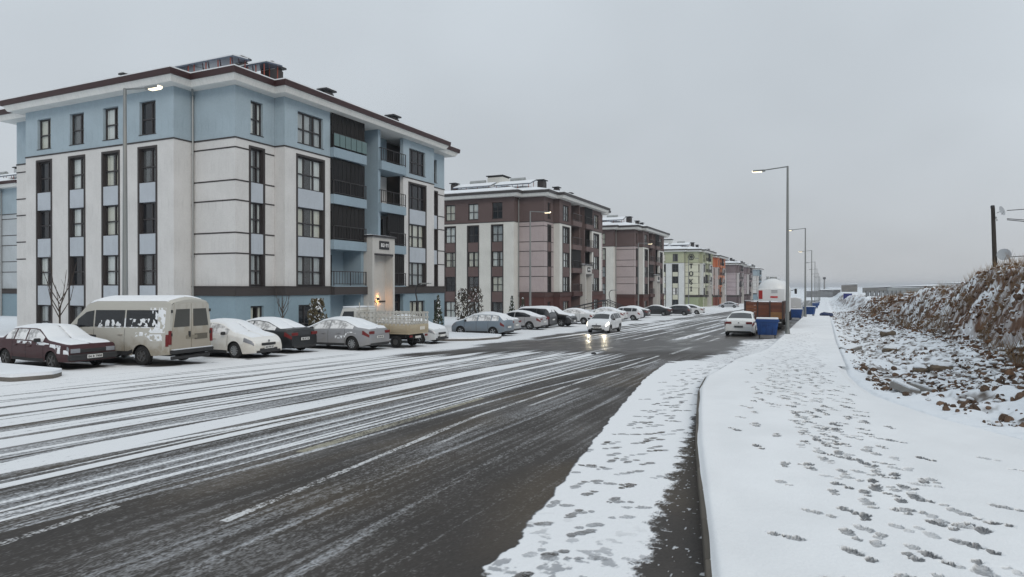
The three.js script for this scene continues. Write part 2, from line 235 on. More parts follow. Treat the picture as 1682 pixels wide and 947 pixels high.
// footway: snow sheet with trodden prints, rounded over the kerb
{
  const x0 = -3.2, x1 = 4.8, u0 = 2.6, u1 = 22.6, w = 1600, h = 2000, sx = (x1 - x0) / w, su = (u1 - u0) / h;
  const F = printField(x0, u0, w, h, sx, su, prints.slice(nStrip));
  const mkTex = (w, h, fn, srgb) => { const t = dataTex(w, h, fn, srgb, false); t.anisotropy = 16; return t; };
  const col = mkTex(w, h, (i, j) => {
    const X = x0 + (i + .5) * sx, u = u0 + (j + .5) * su, n = fbm(X * 1.7, u * 1.2, 4, 81), fine = vn(X * 70, u * 70, 82), m = F[j * w + i];
    const s = .775 + (n - .5) * .1 + (fine - .5) * .03; const t = clamp(m * 1.25), ice = .085 + .12 * n;
    return [lerp(s * .972, ice * .97, t * .92), lerp(s * .988, ice, t * .92), lerp(s, ice * 1.05, t * .92)];
  }, true);
  const hb = mkTex(w, h, (i, j) => { const X = x0 + (i + .5) * sx, u = u0 + (j + .5) * su; const v = .7 + .2 * (fbm(X * 2.2, u * 2.2, 5, 84) - .5) + .05 * vn(X * 60, u * 60, 85) - .65 * clamp(F[j * w + i], -.3, 1); return [v, v, v]; }, false);
  const m = std(0xffffff, .86, { map: col, bumpMap: hb, bumpScale: .045 });
  const top = (e, u, X) => gU(u) + .17 + .03 * (fbm(X * .9, u * .5, 3, 83) - .5) - .05 * Math.pow(1 - sst(0, .11, e), 2) + .012 * sst(0, .06, e) * sst(.35, .1, e);
  const NU = 300, NV = 900;
  const near = gridGeo(NU, NV, (s, t) => {
    const u = lerp(u0, u1, t), k = kerbX(u), r = walkR(u), ss = s < .2 ? s * .5 : lerp(.1, 1, (s - .2) / .8), X = lerp(k + .03, r, ss);
    const i = clamp(Math.round((X - x0) / sx), 0, w - 1), j = clamp(Math.round((u - u0) / su), 0, h - 1);
    return [X, top(X - k - .03, u, X) - .034 * (X < x1 ? clamp(F[j * w + i], -.3, 1) : 0) - .1 * sst(.25, 0, r - X), -u, (X - x0) / (x1 - x0), (u - u0) / (u1 - u0)];
  });
  struct('footway', near, m);
  const w2 = 512, h2_ = 2048, c0 = -3.2, c1 = 1.2, d0 = 22.6, d1 = 122.6;
  const F2 = printField(c0, d0, w2, h2_, (c1 - c0) / w2, (d1 - d0) / h2_, prints.slice(nStrip));
  const col2 = mkTex(w2, h2_, (i, j) => { const X = c0 + i / w2 * (c1 - c0), u = d0 + j / h2_ * (d1 - d0), n = fbm(X * 1.7, u * .9, 4, 81), mm = clamp(F2[j * w2 + i] * 1.1), s = .775 + (n - .5) * .12; return [lerp(s * .972, .2, mm * .8), lerp(s * .988, .2, mm * .8), lerp(s, .21, mm * .8)]; }, true);
  struct('footway', gridGeo(24, 200, (s, t) => { const u = lerp(22.6, 122.6, t), k = kerbX(u), X = lerp(k - .02, walkR(u), s * s); return [X, top(X - k + .02, u, X), -u, (X - c0) / (c1 - c0), t]; }), std(0xffffff, .86, { map: col2 }));
  struct('footway', gridGeo(6, 60, (s, t) => { const u = lerp(122.6, 330, t), X = lerp(-2.32, .5, s); return [X, gU(u) + .14, -u, X, u]; }), MSnow);
}
// kerb stones under the snow
{
  const kerb = new THREE.Group(); kerb.name = 'kerb'; kerb.userData.kind = 'structure'; scene.add(kerb);
  const mk = [0, 1, 2].map(i => std(rgb(.085 + .02 * i, .075 + .018 * i, .062 + .016 * i), .9, { map: dirtTex })), g = boxUV(new RoundedBoxGeometry(.15, .34, 1, 1, .018));
  let u = 2.4, n = 0; while (u < 120) {
    const L = .98, du = L / Math.hypot(1, (kerbX(u + 1) - kerbX(u))), xa = kerbX(u), xb = kerbX(u + du), o = new THREE.Mesh(g, mk[(n * 7) % 3]);
    o.name = 'kerb_stone'; o.castShadow = o.receiveShadow = true; o.position.set((xa + xb) / 2 + .075, gU(u + du / 2) - .045, -(u + du / 2)); o.rotation.order = 'YXZ'; o.rotation.set(Math.atan2(gU(u + du) - gU(u), du), -Math.atan2(xb - xa, du), 0); o.scale.z = .99; kerb.add(o); u += du; n++;
  }
}
// the land beyond: one sheet to the horizon
{
  const xs = [-2500, -1500, -800, -400, -200, -120, -80, -50, -31, -20, -15, -10, -5, -2, .4, 1, 2, 3, 4, 5, 6, 7, 8, 9, 10, 11, 12, 14, 17, 22, 30, 50, 90, 160, 300, 600, 1200, 2500];
  const us = [-60, -20, 0]; for (let u = 4; u < 60; u += 3) us.push(u); for (const u of [60, 70, 80, 95, 110, 130, 150, 180, 220, 260, 320, 400, 550, 800, 1200, 2000, 3500, 5000]) us.push(u);
  const g = gridGeo(xs.length - 1, us.length - 1, (s, t, i, j) => { const X = xs[i], u = us[j]; let y = X > .4 ? landY(X, u) : gY(X, u); y -= X > -31 && X < 13.5 && u > -5 && u < 330 ? .3 : .03; if (X > 14) y += .5 * (fbm(X * .1, u * .1, 3, 91) - .5); return [X, y, -u, X, u]; });
  const t = snowTex.clone(); t.repeat.set(.03, .03); t.needsUpdate = true;
  struct('snowfield', g, std(rgb(.76, .79, .82), .9, { map: t }));
}
// rubble height
  const lump = (X, u) => { const r = 1 - Math.abs(2 * fbm(X * 1.1, u * 1.1, 3, 111) - 1); return .34 * (r - .6) + .28 * (fbm(X * 2.6, u * 2.6, 3, 112) - .5) + .13 * (fbm(X * 6, u * 6, 2, 113) - .5); };
  const ht = (X, u) => { const e = X - walkR(u), t = toeX(u), k = sst(0, .9, e), onb = sst(t - .6, t + .8, X) * sst(15.5, 12.5, X); const Xb = X * (1 + onb * .9); return landY(X, u) + lump(Xb, u) * k * (u < 16 ? .55 : .8) + onb * .7 * (fbm(X * .9, u * .5, 3, 114) - .5) + onb * .5 * (1 - Math.abs(2 * fbm(Xb * 1.6, u * 1.5, 4, 115) - 1) - .6) + onb * .2 * (fbm(Xb * 5, u * 5, 2, 116) - .5); };

// rubble and the cut bank right of the footway: lumpy earth, snow lying on what faces up
{
  const soilTex = dataTex(512, 512, (i, j) => { const a = tileFbm(i, j, 512, 8, 5, 101), b = tileFbm(i, j, 512, 64, 3, 104), v = .55 + (a - .5) * .7 + (b - .5) * .5; return [v, v * .97, v * .92]; });
  const build = (u0, u1, nu, nv, X1) => {
    const g = gridGeo(nu, nv, (s, t) => { const u = lerp(u0, u1, t), k = walkR(u), X = lerp(k - .08, X1, Math.pow(s, 1.15)); return [X, ht(X, u) - .06 * sst(.15, 0, X - k), -u, X, u]; });
    const p = g.attributes.position, n = g.attributes.normal, c = new Float32Array(p.count * 3);
    for (let i = 0; i < p.count; i++) {
      const X = p.getX(i), u = -p.getZ(i), ny = n.getY(i), t = toeX(u), bank = sst(t - .5, t + .7, X);
      const nz = fbm(X * (3.3 + 2.5 * bank), u * 3.3, 4, 121), fine = h2(i, 7, 3);
      let s = sst(lerp(.72, .62, bank), lerp(.88, .8, bank), ny + (nz - .5) * .42 + (fine - .5) * .08);
      s = Math.max(s, bank * sst(.47, .54, fbm(X * 4.4, u * 2.3, 4, 127)));
      s = Math.max(s * (1 - .6 * bank * sst(.52, .62, fbm(X * .8, u * .45, 3, 122))), sst(.45, 0, X - walkR(u)));
      s *= 1 - .85 * sst(.58, .66, fbm(X * 4.2, u * 4.2, 3, 125)) * (1 - bank) * sst(16, 20, u) * sst(.5, 1.2, X - walkR(u));
      s = Math.max(s, .95 * sst(18, 15, u) * sst(.3, .45, nz)); const red = fbm(X * .7, u * .4, 3, 123), br = .75 + .6 * (fbm(X * 5, u * 5, 3, 124) - .5);
      const e = [lerp(.12, .2, red * bank) * br, lerp(.085, .092, red) * br, lerp(.065, .045, red * bank) * br];
      c[i * 3] = lerp(e[0], .75, s); c[i * 3 + 1] = lerp(e[1], .78, s); c[i * 3 + 2] = lerp(e[2], .81, s);
    }
    g.setAttribute('color', new THREE.BufferAttribute(c, 3)); return g;
  };
  soilTex.repeat.set(.5, .5);
  const MSoil = std(0xffffff, .95, { vertexColors: true, bumpMap: snowBump, bumpScale: .05 });
  struct('rubble_ground', build(6, 62, 190, 700, 15), MSoil);
  struct('rubble_ground', build(62, 330, 60, 380, 15), MSoil);
}

// ---------------------------------------------------------------- apartment blocks
const font = await new FontLoader().loadAsync('fonts/droid/droid_sans_bold.typeface.json');
function textGeo(s, size, depth = .03) { const g = new TextGeometry(s, { font, size, depth, curveSegments: 3, bevelEnabled: false }); g.computeBoundingBox(); const b = g.boundingBox; return g.translate(-(b.min.x + b.max.x) / 2, -(b.min.y + b.max.y) / 2, 0); }
const MFrame = std(rgb(.028, .024, .025), .5), MTrim = std(rgb(.04, .034, .034), .75, { map: plasterTex }), MFascia = std(rgb(.035, .012, .012), .55), MWhite = std(rgb(.72, .72, .7), .7, { map: plasterTex });
const MRoom = std(rgb(.05, .045, .04), .9), MSill = std(rgb(.5, .5, .5), .7);
const MCurtain = [[.66, .66, .65], [.4, .41, .42], [.6, .57, .5], [.1, .1, .105]].map(c => std(rgb(...c), .95, { side: THREE.DoubleSide }));
const MPanel = std(rgb(.1, .12, .16), .12, { metalness: .3 }), MRust = std(rgb(.25, .06, .04), .7);
const MScreen = [std(rgb(.007, .007, .008), .9), std(rgb(.011, .01, .01), .9)], MTealGlass = std(rgb(.1, .16, .16), .15);
const winCache = new Map();
function winGeo(w, h, lights) { // frame, pane, curtain geometries; origin bottom centre, outside +z
  const key = w + '|' + h + '|' + lights; if (winCache.has(key)) return winCache.get(key);
  const f = .075, d = .08, fr = [box(w, f, d, 0, f / 2), box(w, f, d, 0, h - f / 2), box(f, h - 2 * f, d, -w / 2 + f / 2, h / 2), box(f, h - 2 * f, d, w / 2 - f / 2, h / 2)];
  const mul = lights === 1 ? [] : lights === 2 ? [.14 * w] : lights === 4 ? [0] : [-.2 * w, .17 * w];
  for (const m of mul) fr.push(box(.085, h - 2 * f, d + .01, m, h / 2));
  fr.push(box(w - 2 * f, .075, d + .02, 0, h * .47));
  const frame = join(fr), pane = box(w - .1, h - .1, .012, 0, h / 2, -.012);
  const curt = [0, 1, 2].map(k => { const r = rng(k * 7 + 3), a = k === 0 ? [[-.46, .46]] : k === 1 ? [[-.46, -.12], [.1, .46]] : [[-.46, .05], [.25, .46]]; return join(a.map(([x0, x1]) => gridGeo(14, 1, (s, t) => [lerp(x0, x1, s) * w, lerp(.06, h - .06, t), -.075 + .03 * Math.sin(s * (x1 - x0) * w * 22 + k) + .012 * r()]))); });
  const o = { frame, pane, curt }; winCache.set(key, o); return o;
}
const WR = rng(77);
function faceM(f) { return new THREE.Matrix4().makeTranslation(f.x, 0, -f.d).multiply(new THREE.Matrix4().makeRotationY(f.r)); }
function onFace(f, g) { return norm(g).applyMatrix4(faceM(f)); }
function addWindow(root, f, s, y, w, h, lights, n, far) {
  const G = winGeo(w, h, lights), o = mesh('window', G.frame, MFrame, root);
  o.applyMatrix4(faceM(f).multiply(new THREE.Matrix4().makeTranslation(s, y, n)));
  const dark = WR() < .2;
  mesh('pane', G.pane, far || dark ? MGlassDark : MGlass, o);
  if (!dark) { const c = mesh('curtain', G.curt[Math.floor(WR() * 3)], MCurtain[Math.floor(Math.pow(WR(), 1.3) * 4)], o); if (far) c.position.z = .1; }
  return o;
}
function panel(w, y0, y1, holes, th = .3) { // wall panel s 0..w, outside face at n=0
  const s = new THREE.Shape([[.003, y0], [w - .003, y0], [w - .003, y1], [.003, y1]].map(p => new THREE.Vector2(...p)));
  for (const [a, b, c, d] of holes) { const A = Math.max(a, 0), C = Math.max(c, y0), D = Math.min(d, y1); if (D - C < .05) continue; s.holes.push(new THREE.Path([[A, C + .0], [A, D], [b, D], [b, C]].map(p => new THREE.Vector2(...p)))); }
  return new THREE.ExtrudeGeometry(s, { depth: th, bevelEnabled: false }).translate(0, 0, -th);
}
// vertical layout, metres above the building's base
const LV = { base: -1.5, b0: 2.7, b1: 3.23, F: [3.3, 6.33, 9.33, 12.4], sp: [[5.15, 6.33], [8.18, 9.32]], stripTop: 11.45, line: 11.74, top: 14.72 };
function makeBlock(name, label, X, u, c, o = {}) {
  const B = thing(name, label, 'apartment block', [X, gY(-25, u + 11) + (o.dy || 0), -u], 0, 'apartment blocks along the street');
  const far = !!o.far, L = 23;
  const M = { top: plaster(...c.top), mid: plaster(...c.mid), corner: plaster(...(c.corner || c.mid)), ground: plaster(...c.ground), sp: plaster(...c.sp), band: plaster(...(c.band || [.05, .043, .042])), bal: plaster(...(c.bal || c.top)) };
  const P = { top: [], mid: [], corner: [], ground: [], trim: [], line: [], sp: [], band: [] };
  const wins = [];
  const face = (x, d, r) => ({ x, d, r });
  const fG = face(-17.5, -1.3, 0), fN = face(-3.4, 0, 0), fN2 = face(-20.9, 0, 0), fR = face(-3.4, -1.3, Math.PI / 2), fC = face(0, 0, Math.PI / 2), fB1 = face(.8, 3, Math.PI / 2), fB2 = face(.8, 15.5, Math.PI / 2), fC2 = face(0, 20, Math.PI / 2), fS = face(0, 3, 0);
  const fBack = face(0, 23, Math.PI), fRear = face(-20.9, 23, -Math.PI / 2);
  const ids = new Map(); let sub = 0, sub2 = 0; const put = (k, f, g) => { const q = onFace(f, g), id = k + '|' + f.x + '|' + f.d + '|' + f.r + (k === 'trim' ? '|' + sub : k === 'line' ? '|' + (sub2++) : ''); if (!ids.has(id)) ids.set(id, []); ids.get(id).push(q); P[k].push(q); };
  function strip(f, s0, s1, y0, floors, lights) { // recessed dark channel with windows and spandrel panels
    const w = s1 - s0, t = .13, y1 = LV.stripTop; sub++;
    put('trim', f, bx(s0, s0 + t, y0, y1 - t, -.34, .035)); put('trim', f, bx(s1 - t, s1, y0, y1 - t, -.34, .035)); put('trim', f, bx(s0, s1, y1 - t, y1, -.34, .035)); put('trim', f, bx(s0 + t, s1 - t, y0, y1 - t, -.36, -.335));
    const tops = [5.15, 8.18, 11.32], cuts = floors[0] < 3 ? [[2.05, 3.3], ...LV.sp] : LV.sp;
    for (const [a, b] of cuts) { put('sp', f, rbox(w - 2 * t - .02, b - a, .32, .012, (s0 + s1) / 2, (a + b) / 2, -.15, 1)); }
    let k = 0; for (const y of floors) { const yt = y < 3 ? 2.05 : tops[k++]; wins.push([f, (s0 + s1) / 2, y, w - 2 * t - .03, yt - y - .01, lights, -.2]); }
  }
  function hole(f, s0, s1, y0, y1, lights) { wins.push([f, (s0 + s1) / 2, y0, s1 - s0 - .02, y1 - y0 - .02, lights, -.2]); put('line', f, bx(s0 - .05, s1 + .05, y0 - .04, y0, -.2, .03));  return [s0, s1, y0, y1]; }
  const sill = [];
  function wall(f, w, opt) { // opt: strips [s0,s1], lights; top windows; mid material; ground windows; lines
    const st = opt.strips || [], y0 = opt.full ? LV.base : LV.b1, hs = st.map(([a, b]) => [a, b, opt.full ? -.2 : LV.b1, LV.stripTop]);
    const tw = st.map(([a, b]) => { const m = (a + b) / 2, hw = (b - a) / 2 - .14; return hole(f, m - hw, m + hw, 12.15, 14.1, opt.lights); });
    put('top', f, panel(w, LV.line, LV.top, tw));
    put(opt.mid || 'mid', f, panel(w, y0 + (opt.full ? 0 : -.005), LV.line, hs.map(h => [h[0], h[1], opt.full ? h[2] : y0 + .004, h[3]])));
    st.forEach(([a, b]) => strip(f, a, b, opt.full ? -.2 : LV.b1, opt.full ? [.0, ...LV.F.slice(0, 3)] : LV.F.slice(0, 3), opt.lights));
    put('line', f, bx(-.01, w + .01, LV.line - .05 + (f.r ? .003 : 0), LV.line + .03 - (f.r ? .003 : 0), -.05, .04));
    if (!opt.full) {
      const gw = (opt.gw || []).map(([a, b]) => hole(f, a, b, opt.gy || .2, 2.1, opt.lights));
      put('ground', f, panel(w, LV.base, LV.b0, gw));
      put('band', f, bx(-.06, w + .06, LV.b0 + (f.r ? .003 : 0), LV.b1 - (f.r ? .003 : 0), -.28, .09));
      put('line', f, bx(-.08, w + .08, LV.b1 + (f.r ? .002 : 0), LV.b1 + .04 - (f.r ? .003 : 0), -.28, .13));
    }
    if (opt.lines) for (const y of [11.18, 9.32, 8.18, 6.33, 5.15]) {
      let s = 0; for (const [a, b] of [...st, [w, w]]) { if (a - s > .05) put('line', f, bx(s + (s === 0 ? -.005 : .0), Math.min(a, s + (opt.shortEnd && s > 0 ? .75 : 99)), y - .04, y + .035, -.05, .025)); s = b; }
    }
  }
  const gs = [1.15, 4.5, 7.75, 11.05].map(s => [s, s + 1.68]);
  wall(fG, 14.1, { strips: gs, lights: o.gl || 2, full: true });
  wall(fN, 3.4, { lines: true, mid: 'corner' }); wall(fN2, 3.4, { lines: true, mid: 'corner', full: true });
  wall(fR, 1.3, { full: true });
  wall(fC, 3, { strips: [[.98, 2.2]], lights: 2, lines: true, mid: 'corner', gw: [[1.1, 2.1]], shortEnd: 1 });
  wall(fS, .8, {});
  wall(fB1, 4.1, { strips: [[.95, 3.55]], lights: 3, gw: [[1.15, 3.35]], gy: -.1 });
  wall(fB2, 4.5, { strips: [[.7, 3.3]], lights: 3, gw: [[.9, 3.1]], gy: -.1 });
  wall(fC2, 3, { strips: [[.7, 1.9]], lights: 2, lines: true, mid: 'corner', gw: [[.8, 1.8]] });
  wall(fBack, 20.9, { full: true }); wall(fRear, 23, { full: true });
  put('top', fBack, bx(3.4, 17.5, LV.line, LV.top, 0, 1.3)); put('mid', fBack, bx(3.4, 17.5, LV.base, LV.line, 0, 1.3));
  // central bay: balconies either side of a deep stair slot
  const bd = []; // [d0,d1]
  const parts = { bal: [], inner: [], rail: [], door: [], stair: [] };
  const left = [7.1, 10.6], right = [12.3, 15.5];
  const xb = -.75; // back wall of the balconies
  for (const [k, [dd0, d1]] of [left, right].entries()) {
    for (const [i, y] of [...LV.F].entries()) {
      const d0 = k && i < 2 ? 13.33 : dd0;
      // slab with coloured front
      parts.bal.push(bx(xb, 1.1, y - .62, y, -d1 + .02, -d0 - .02));
      const rail = [bx(1.02, 1.07, y + .92, y + .97, -d1 + .02, -d0 - .02), bx(1.02, 1.07, y + .1, y + .14, -d1 + .02, -d0 - .02), bx(.85, 1.07, y + .92, y + .97, -d0 - .07, -d0 - .02)];
      for (let q = 0; q <= 12; q++) rail.push(box(.022, .85, .022, 1.045, y + .52, -lerp(d0 + .06, d1 - .06, q / 12)));
      for (const e of [d0 + .05, (d0 + d1) / 2, d1 - .05]) rail.push(box(.05, 1, .05, 1.045, y + .47, -e));
      mesh('balcony_railing', rail, MFrame, B);
      (k && i && i < 3 ? parts.inner : parts.bal).push(bx(xb - .2, xb, y + .002, y + 2.41, -d1, -d0));
      const dm = lerp(d0, d1, k ? .5 : .4);
      mesh('balcony_door', join([box(.06, 2.05, .9, xb + .03, y + 1.03, -dm), box(.09, 2.12, .05, xb + .04, y + 1.06, -dm - .45), box(.09, 2.12, .05, xb + .04, y + 1.06, -dm + .45)]), MFrame, B);
      const scr = o.screens ? o.screens[k][i] : (i + k) % 3 === 1 ? 1 : 0;
      if (scr) {
        const sg = []; for (let q = 0; q < 16; q++) sg.push(box(.02, 2.36, (d1 - d0) / 16 - .015, .88 + .012 * (q % 2), y + 1.2, -lerp(d0, d1, (q + .5) / 16)));
        mesh('balcony_screen', sg, MScreen[(i + k) % 2], B);
      }
      if (scr === 2) mesh('balcony_glass', [...Array(6).keys()].map(q => box(.02, .8, (d1 - d0) / 6 - .06, 1.1, y + .52, -lerp(d0, d1, (q + .5) / 6))), MTealGlass, B);
    }
    const d0 = dd0;
    // side walls of the bay (coloured, full height)
    parts.stair.push(bx(-2.2, .8, LV.base, LV.top, k ? -d0 - .0 : -d1 - .0, k ? -d0 + .28 : -d1 + .28).translate(0, 0, k ? -.28 : 0));
    parts.bal.push(bx(xb - .2, xb, LV.base, 2.68, -d1, -d0));
    parts.trimw = 1;
  }
  parts.stair.push(bx(-2.4, -2.2, LV.base, LV.top, -12.3, -10.6));
  for (const g of parts.bal) mesh('balcony', boxUV(g), M.bal, B); for (const g of parts.inner) mesh('balcony_back_wall', boxUV(g), M.mid, B); for (const g of parts.stair) mesh('stair_recess', boxUV(g), M.bal, B);
  mesh('entrance_band', boxUV(bx(.5, 1.16, LV.b0, LV.b1, -15.5, -13.31)), M.band, B); mesh('entrance_band', boxUV(bx(.5, 1.16, LV.b0, LV.b1, -10.58, -7.1)), M.band, B);
  // entrance door under the right balcony
  const ed = mesh('entrance_door', join([bx(.3, .38, LV.base, 2.62, -15.45, -13.32)]), MGlassDark, B);
  mesh('door_frame', join([...[13.4, 14.1, 14.8, 15.4].map(e => box(.08, 4, .07, .42, .6, -e)), bx(.38, .46, 2.0, 2.08, -15.35, -13.45)]), MFrame, ed);
  // portal: a white frame two storeys tall with a deep niche
  const pd0 = 10.62, pd1 = 13.3, px = 1.55, pt = 6.75;
  const portal = mesh('entrance_portal', [bx(-.6, px, LV.base, pt, -pd0 - .22, -pd0), bx(-.6, px, LV.base, pt, -pd1, -pd1 + .22), bx(-.6, px, pt - 1.15, pt, -pd1 + .22, -pd0 - .22), bx(-.65, .83, LV.base, pt - 1.15, -pd1 + .22, -pd0 - .22)].map(g => boxUV(g)), M.mid.clone(), B);
  portal.material.color.copy(rgb(...(c.portal || [.5, .49, .47])));
  mesh('cap', bx(-.65, px + .12, pt, pt + .12, -pd1 - .1, -pd0 + .1), MFrame, portal); mesh('trim', bx(px - .02, px + .03, pt - 1.3, pt - 1.16, -pd1 + .22, -pd0 - .22), MFrame, portal); mesh('trim', bx(.835, .88, 2.1, 2.2, -pd1 + .22, -pd0 - .22), MFrame, portal);
  mesh('portal_snow', gridGeo(4, 6, (s, t) => { const e = Math.min(s, 1 - s, t, 1 - t); return [lerp(-.65, px + .12, s), pt + .12 + (e > 0 ? .09 : .0), -lerp(pd0 - .1, pd1 + .1, t), s, t]; }), MSnow, portal);
  const sg = mesh('block_sign', bx(px, px + .05, pt - .85, pt - .25, -12.55, -11.4), MDark, portal);
  if (o.sign) mesh('lettering', textGeo(o.sign, .26, .02).rotateY(Math.PI / 2).translate(px + .06, pt - .55, -11.97), std(rgb(.7, .7, .7), .6), portal);
  // walls
  for (const g of P.sp) mesh('spandrel_panel', boxUV(g), M.sp, B);
  const pn = { top: 'upper_wall', mid: 'middle_wall', corner: 'corner_wall', ground: 'ground_floor_wall', band: 'dark_band', trim: 'window_surround', line: 'string_course' };
  for (const [id, gs] of ids) { const k = id.split('|')[0]; if (pn[k]) mesh(pn[k], gs.map(g => boxUV(g)), M[k] || MTrim, B); }
  // dark rooms behind the windows
  mesh('interior', [bx(-17, -3.9, -.3, 14.6, -21, -.0 - .2), bx(-20.4, -3.6, -.3, 14.6, -22.4, -1.0), bx(-3.7, -.9, -.3, 14.6, -6.9, -1), bx(-3.7, -1.1, -.3, 14.6, -22.4, -15.8), bx(-3.7, -2.5, -.3, 14.6, -15.9, -6.8)], MRoom, B);
  for (const w of wins) addWindow(B, ...w, far);
  // eaves, gutter and roof
  const off = (pts, e) => pts.map((p, i) => { const a = pts[(i + pts.length - 1) % pts.length], b = pts[(i + 1) % pts.length]; const n1 = [p[1] - a[1], -(p[0] - a[0])], n2 = [b[1] - p[1], -(b[0] - p[0])], l = v => { const q = Math.hypot(...v) || 1; return [v[0] / q, v[1] / q]; }, A = l(n1), C = l(n2); return [p[0] + e * (A[0] + C[0]), p[1] + e * (A[1] + C[1])]; });
  const plan = [[0, 0], [0, 3], [.8, 3], [.8, 20], [0, 20], [0, 23], [-3.4, 23], [-3.4, 24.3], [-17.5, 24.3], [-17.5, 23], [-20.9, 23], [-20.9, 0], [-17.5, 0], [-17.5, -1.3], [-3.4, -1.3], [-3.4, 0]];
  const slab = (e, y0, y1, e2 = e) => { const A = off(plan, e), C = off(plan, e2); const s = new THREE.Shape(A.map(p => new THREE.Vector2(p[0], p[1]))); const g = new THREE.ExtrudeGeometry(s, { depth: y1 - y0, bevelEnabled: false }); const q = g.attributes.position; for (let i = 0; i < q.count; i++) if (q.getZ(i) > .01) { let bi = 0, bd2 = 1e9; A.forEach((p, j) => { const dd = Math.hypot(p[0] - q.getX(i), p[1] - q.getY(i)); if (dd < bd2) { bd2 = dd; bi = j; } }); if (bd2 < .01) q.setXY(i, C[bi][0], C[bi][1]); } g.rotateX(-Math.PI / 2).translate(0, y0, 0); g.computeVertexNormals(); return g; };
  mesh('eaves', boxUV(slab(.72, LV.top - .03, LV.top + .3, .9)), MWhite, B);
  mesh('gutter', slab(1.0, LV.top + .3, LV.top + .62, 1.04), c.fascia ? std(rgb(...c.fascia), .6) : MFascia, B);
  const y0 = LV.top + .62, rise = 2.9, A = [1.0, -1.0], W0 = -21.9, D0 = -1.0, D1 = 24;
  const roof = new THREE.BufferGeometry(); {
    const E = off(plan, .98), v = [], rA = [-10.45, y0 + rise, -9.6], rB = [-10.45, y0 + rise, -13.4];
    const tri = (a, b, cc) => v.push(...a, ...b, ...cc), e3 = p => [p[0], y0 + .09, -p[1]];
    const seg = 1;
    const cor = [[1.2, -1.2], [1.2, 24.2], [-22.1, 24.2], [-22.1, -1.2]];
    for (let i = 0; i < E.length; i++) { const p = E[i], q = E[(i + 1) % E.length]; const mx = (p[0] + q[0]) / 2, md = (p[1] + q[1]) / 2; // each eave edge runs up to the ridge
      const k = (x, d) => { const t = clamp((d - 0) / 23); return [-10.45, y0 + rise, -lerp(9.6, 13.4, t)]; };
      const pa = e3(p), qa = e3(q), ka = k(...p), kb = k(...q); tri(pa, qa, kb); if (ka[2] !== kb[2]) tri(pa, kb, ka);
      const lo = y => [y[0], y0, y[2]]; tri(lo(pa), lo(qa), qa); tri(lo(pa), qa, pa); }
    roof.setAttribute('position', new THREE.BufferAttribute(new Float32Array(v), 3)); roof.computeVertexNormals();
  }
  mesh('snowy_roof', boxUV(roof), MSnow, B);
  const ry = (x, d) => { const t = Math.max(Math.abs(x + 10.45) / 11.5, Math.abs(d - 11.5) / 12.6); return y0 + rise * clamp(1 - t); };
  for (const [x, d, w, h, l, lite] of o.chimneys || [[-2.2, 4.6, .8, 1.0, 1.1], [-1.6, 8.2, .6, .7, .8], [-9, 6, 2.2, 1.3, 2.2, 1], [-14, 3, .7, 1, .8], [-3, 17, .6, .8, .8]]) {
    const y = ry(x, d), ch = mesh('chimney', boxUV(bx(x - w / 2, x + w / 2, y - .4, y + h, -d - l / 2, -d + l / 2)), lite ? M.mid : MTrim, B);
    mesh('cap', [bx(x - w / 2 - .15, x + w / 2 + .15, y + h + .14, y + h + .24, -d - l / 2 - .15, -d + l / 2 + .15), bx(x - w / 2 + .05, x + w / 2 - .05, y + h, y + h + .14, -d - l / 2 + .05, -d + l / 2 - .05)], MDark, ch);
    mesh('cap_snow', rbox(w + .26, .1, l + .26, .04, x, y + h + .28, -d, 1), MSnow, ch);
  }
  for (const [x, d, w, l, tilt] of o.solar || [[-5, 2.5, 5, 2, .35], [-11, 3, 5.5, 2, .35]]) {
    const y = ry(x, d) + (o.rackH || .75), s = mesh('solar_panel', new THREE.BoxGeometry(w, .08, l).rotateX(tilt).translate(x, y, -d), MPanel, B);
    mesh('panel_snow', rbox(w - .1, .09, l - .15, .03, 0, .085, 0, 1).rotateX(tilt).translate(x, y, -d), MSnow, s);
    const posts = []; for (let q = 0; q <= 3; q++) { const xx = lerp(x - w / 2 + .3, x + w / 2 - .3, q / 3), dy = Math.sin(tilt) * l * .42; for (const sgn of [-1, 1]) { const dd = d - sgn * Math.cos(tilt) * l * .42, yy = ry(xx, dd); posts.push(bar(V(xx, yy - .1, -dd), V(xx, y - sgn * dy - .02, -dd), .035)); } }
    mesh('panel_stand', posts, MRust, s);
    if (o.tanks !== 0) mesh('water_tank', new THREE.CylinderGeometry(.25, .25, w * .4, 14).rotateZ(Math.PI / 2).translate(x, y + Math.sin(tilt) * l / 2 + .2, -d - Math.cos(tilt) * l / 2), MSteel, s);
  }
  // rain pipe in the re-entrant corner
  mesh('rain_pipe', [bar(V(-3.28, LV.base, .12), V(-3.28, LV.top - .3, .12), .055, 8), bar(V(-3.28, LV.top - .3, .12), V(-2.5, LV.top + .35, .85), .055, 8), ...[2, 5, 8, 11].map(y => cyl(.075, .075, .12, 8, -3.28, y, .12))], MSteel, B);
  return B;
}
const BLUE = { top: [.34, .42, .475], mid: [.61, .605, .6], ground: [.23, .315, .37], sp: [.44, .48, .53], bal: [.27, .35, .41] };
const BROWN = { top: [.118, .083, .08], mid: [.62, .62, .59], corner: [.4, .34, .34], ground: [.085, .035, .03], sp: [.125, .085, .082], bal: [.13, .092, .088], band: [.07, .035, .032], fascia: [.05, .045, .045] };
const GREEN = { top: [.4, .42, .29], mid: [.6, .62, .62], corner: [.62, .62, .5], ground: [.3, .34, .22], sp: [.55, .55, .45], bal: [.45, .47, .36], fascia: [.06, .055, .05] };
const ORANGE = { top: [.52, .17, .08], mid: [.52, .48, .48], corner: [.5, .42, .4], ground: [.2, .07, .05], sp: [.42, .2, .14], bal: [.45, .18, .1], fascia: [.06, .055, .05] };
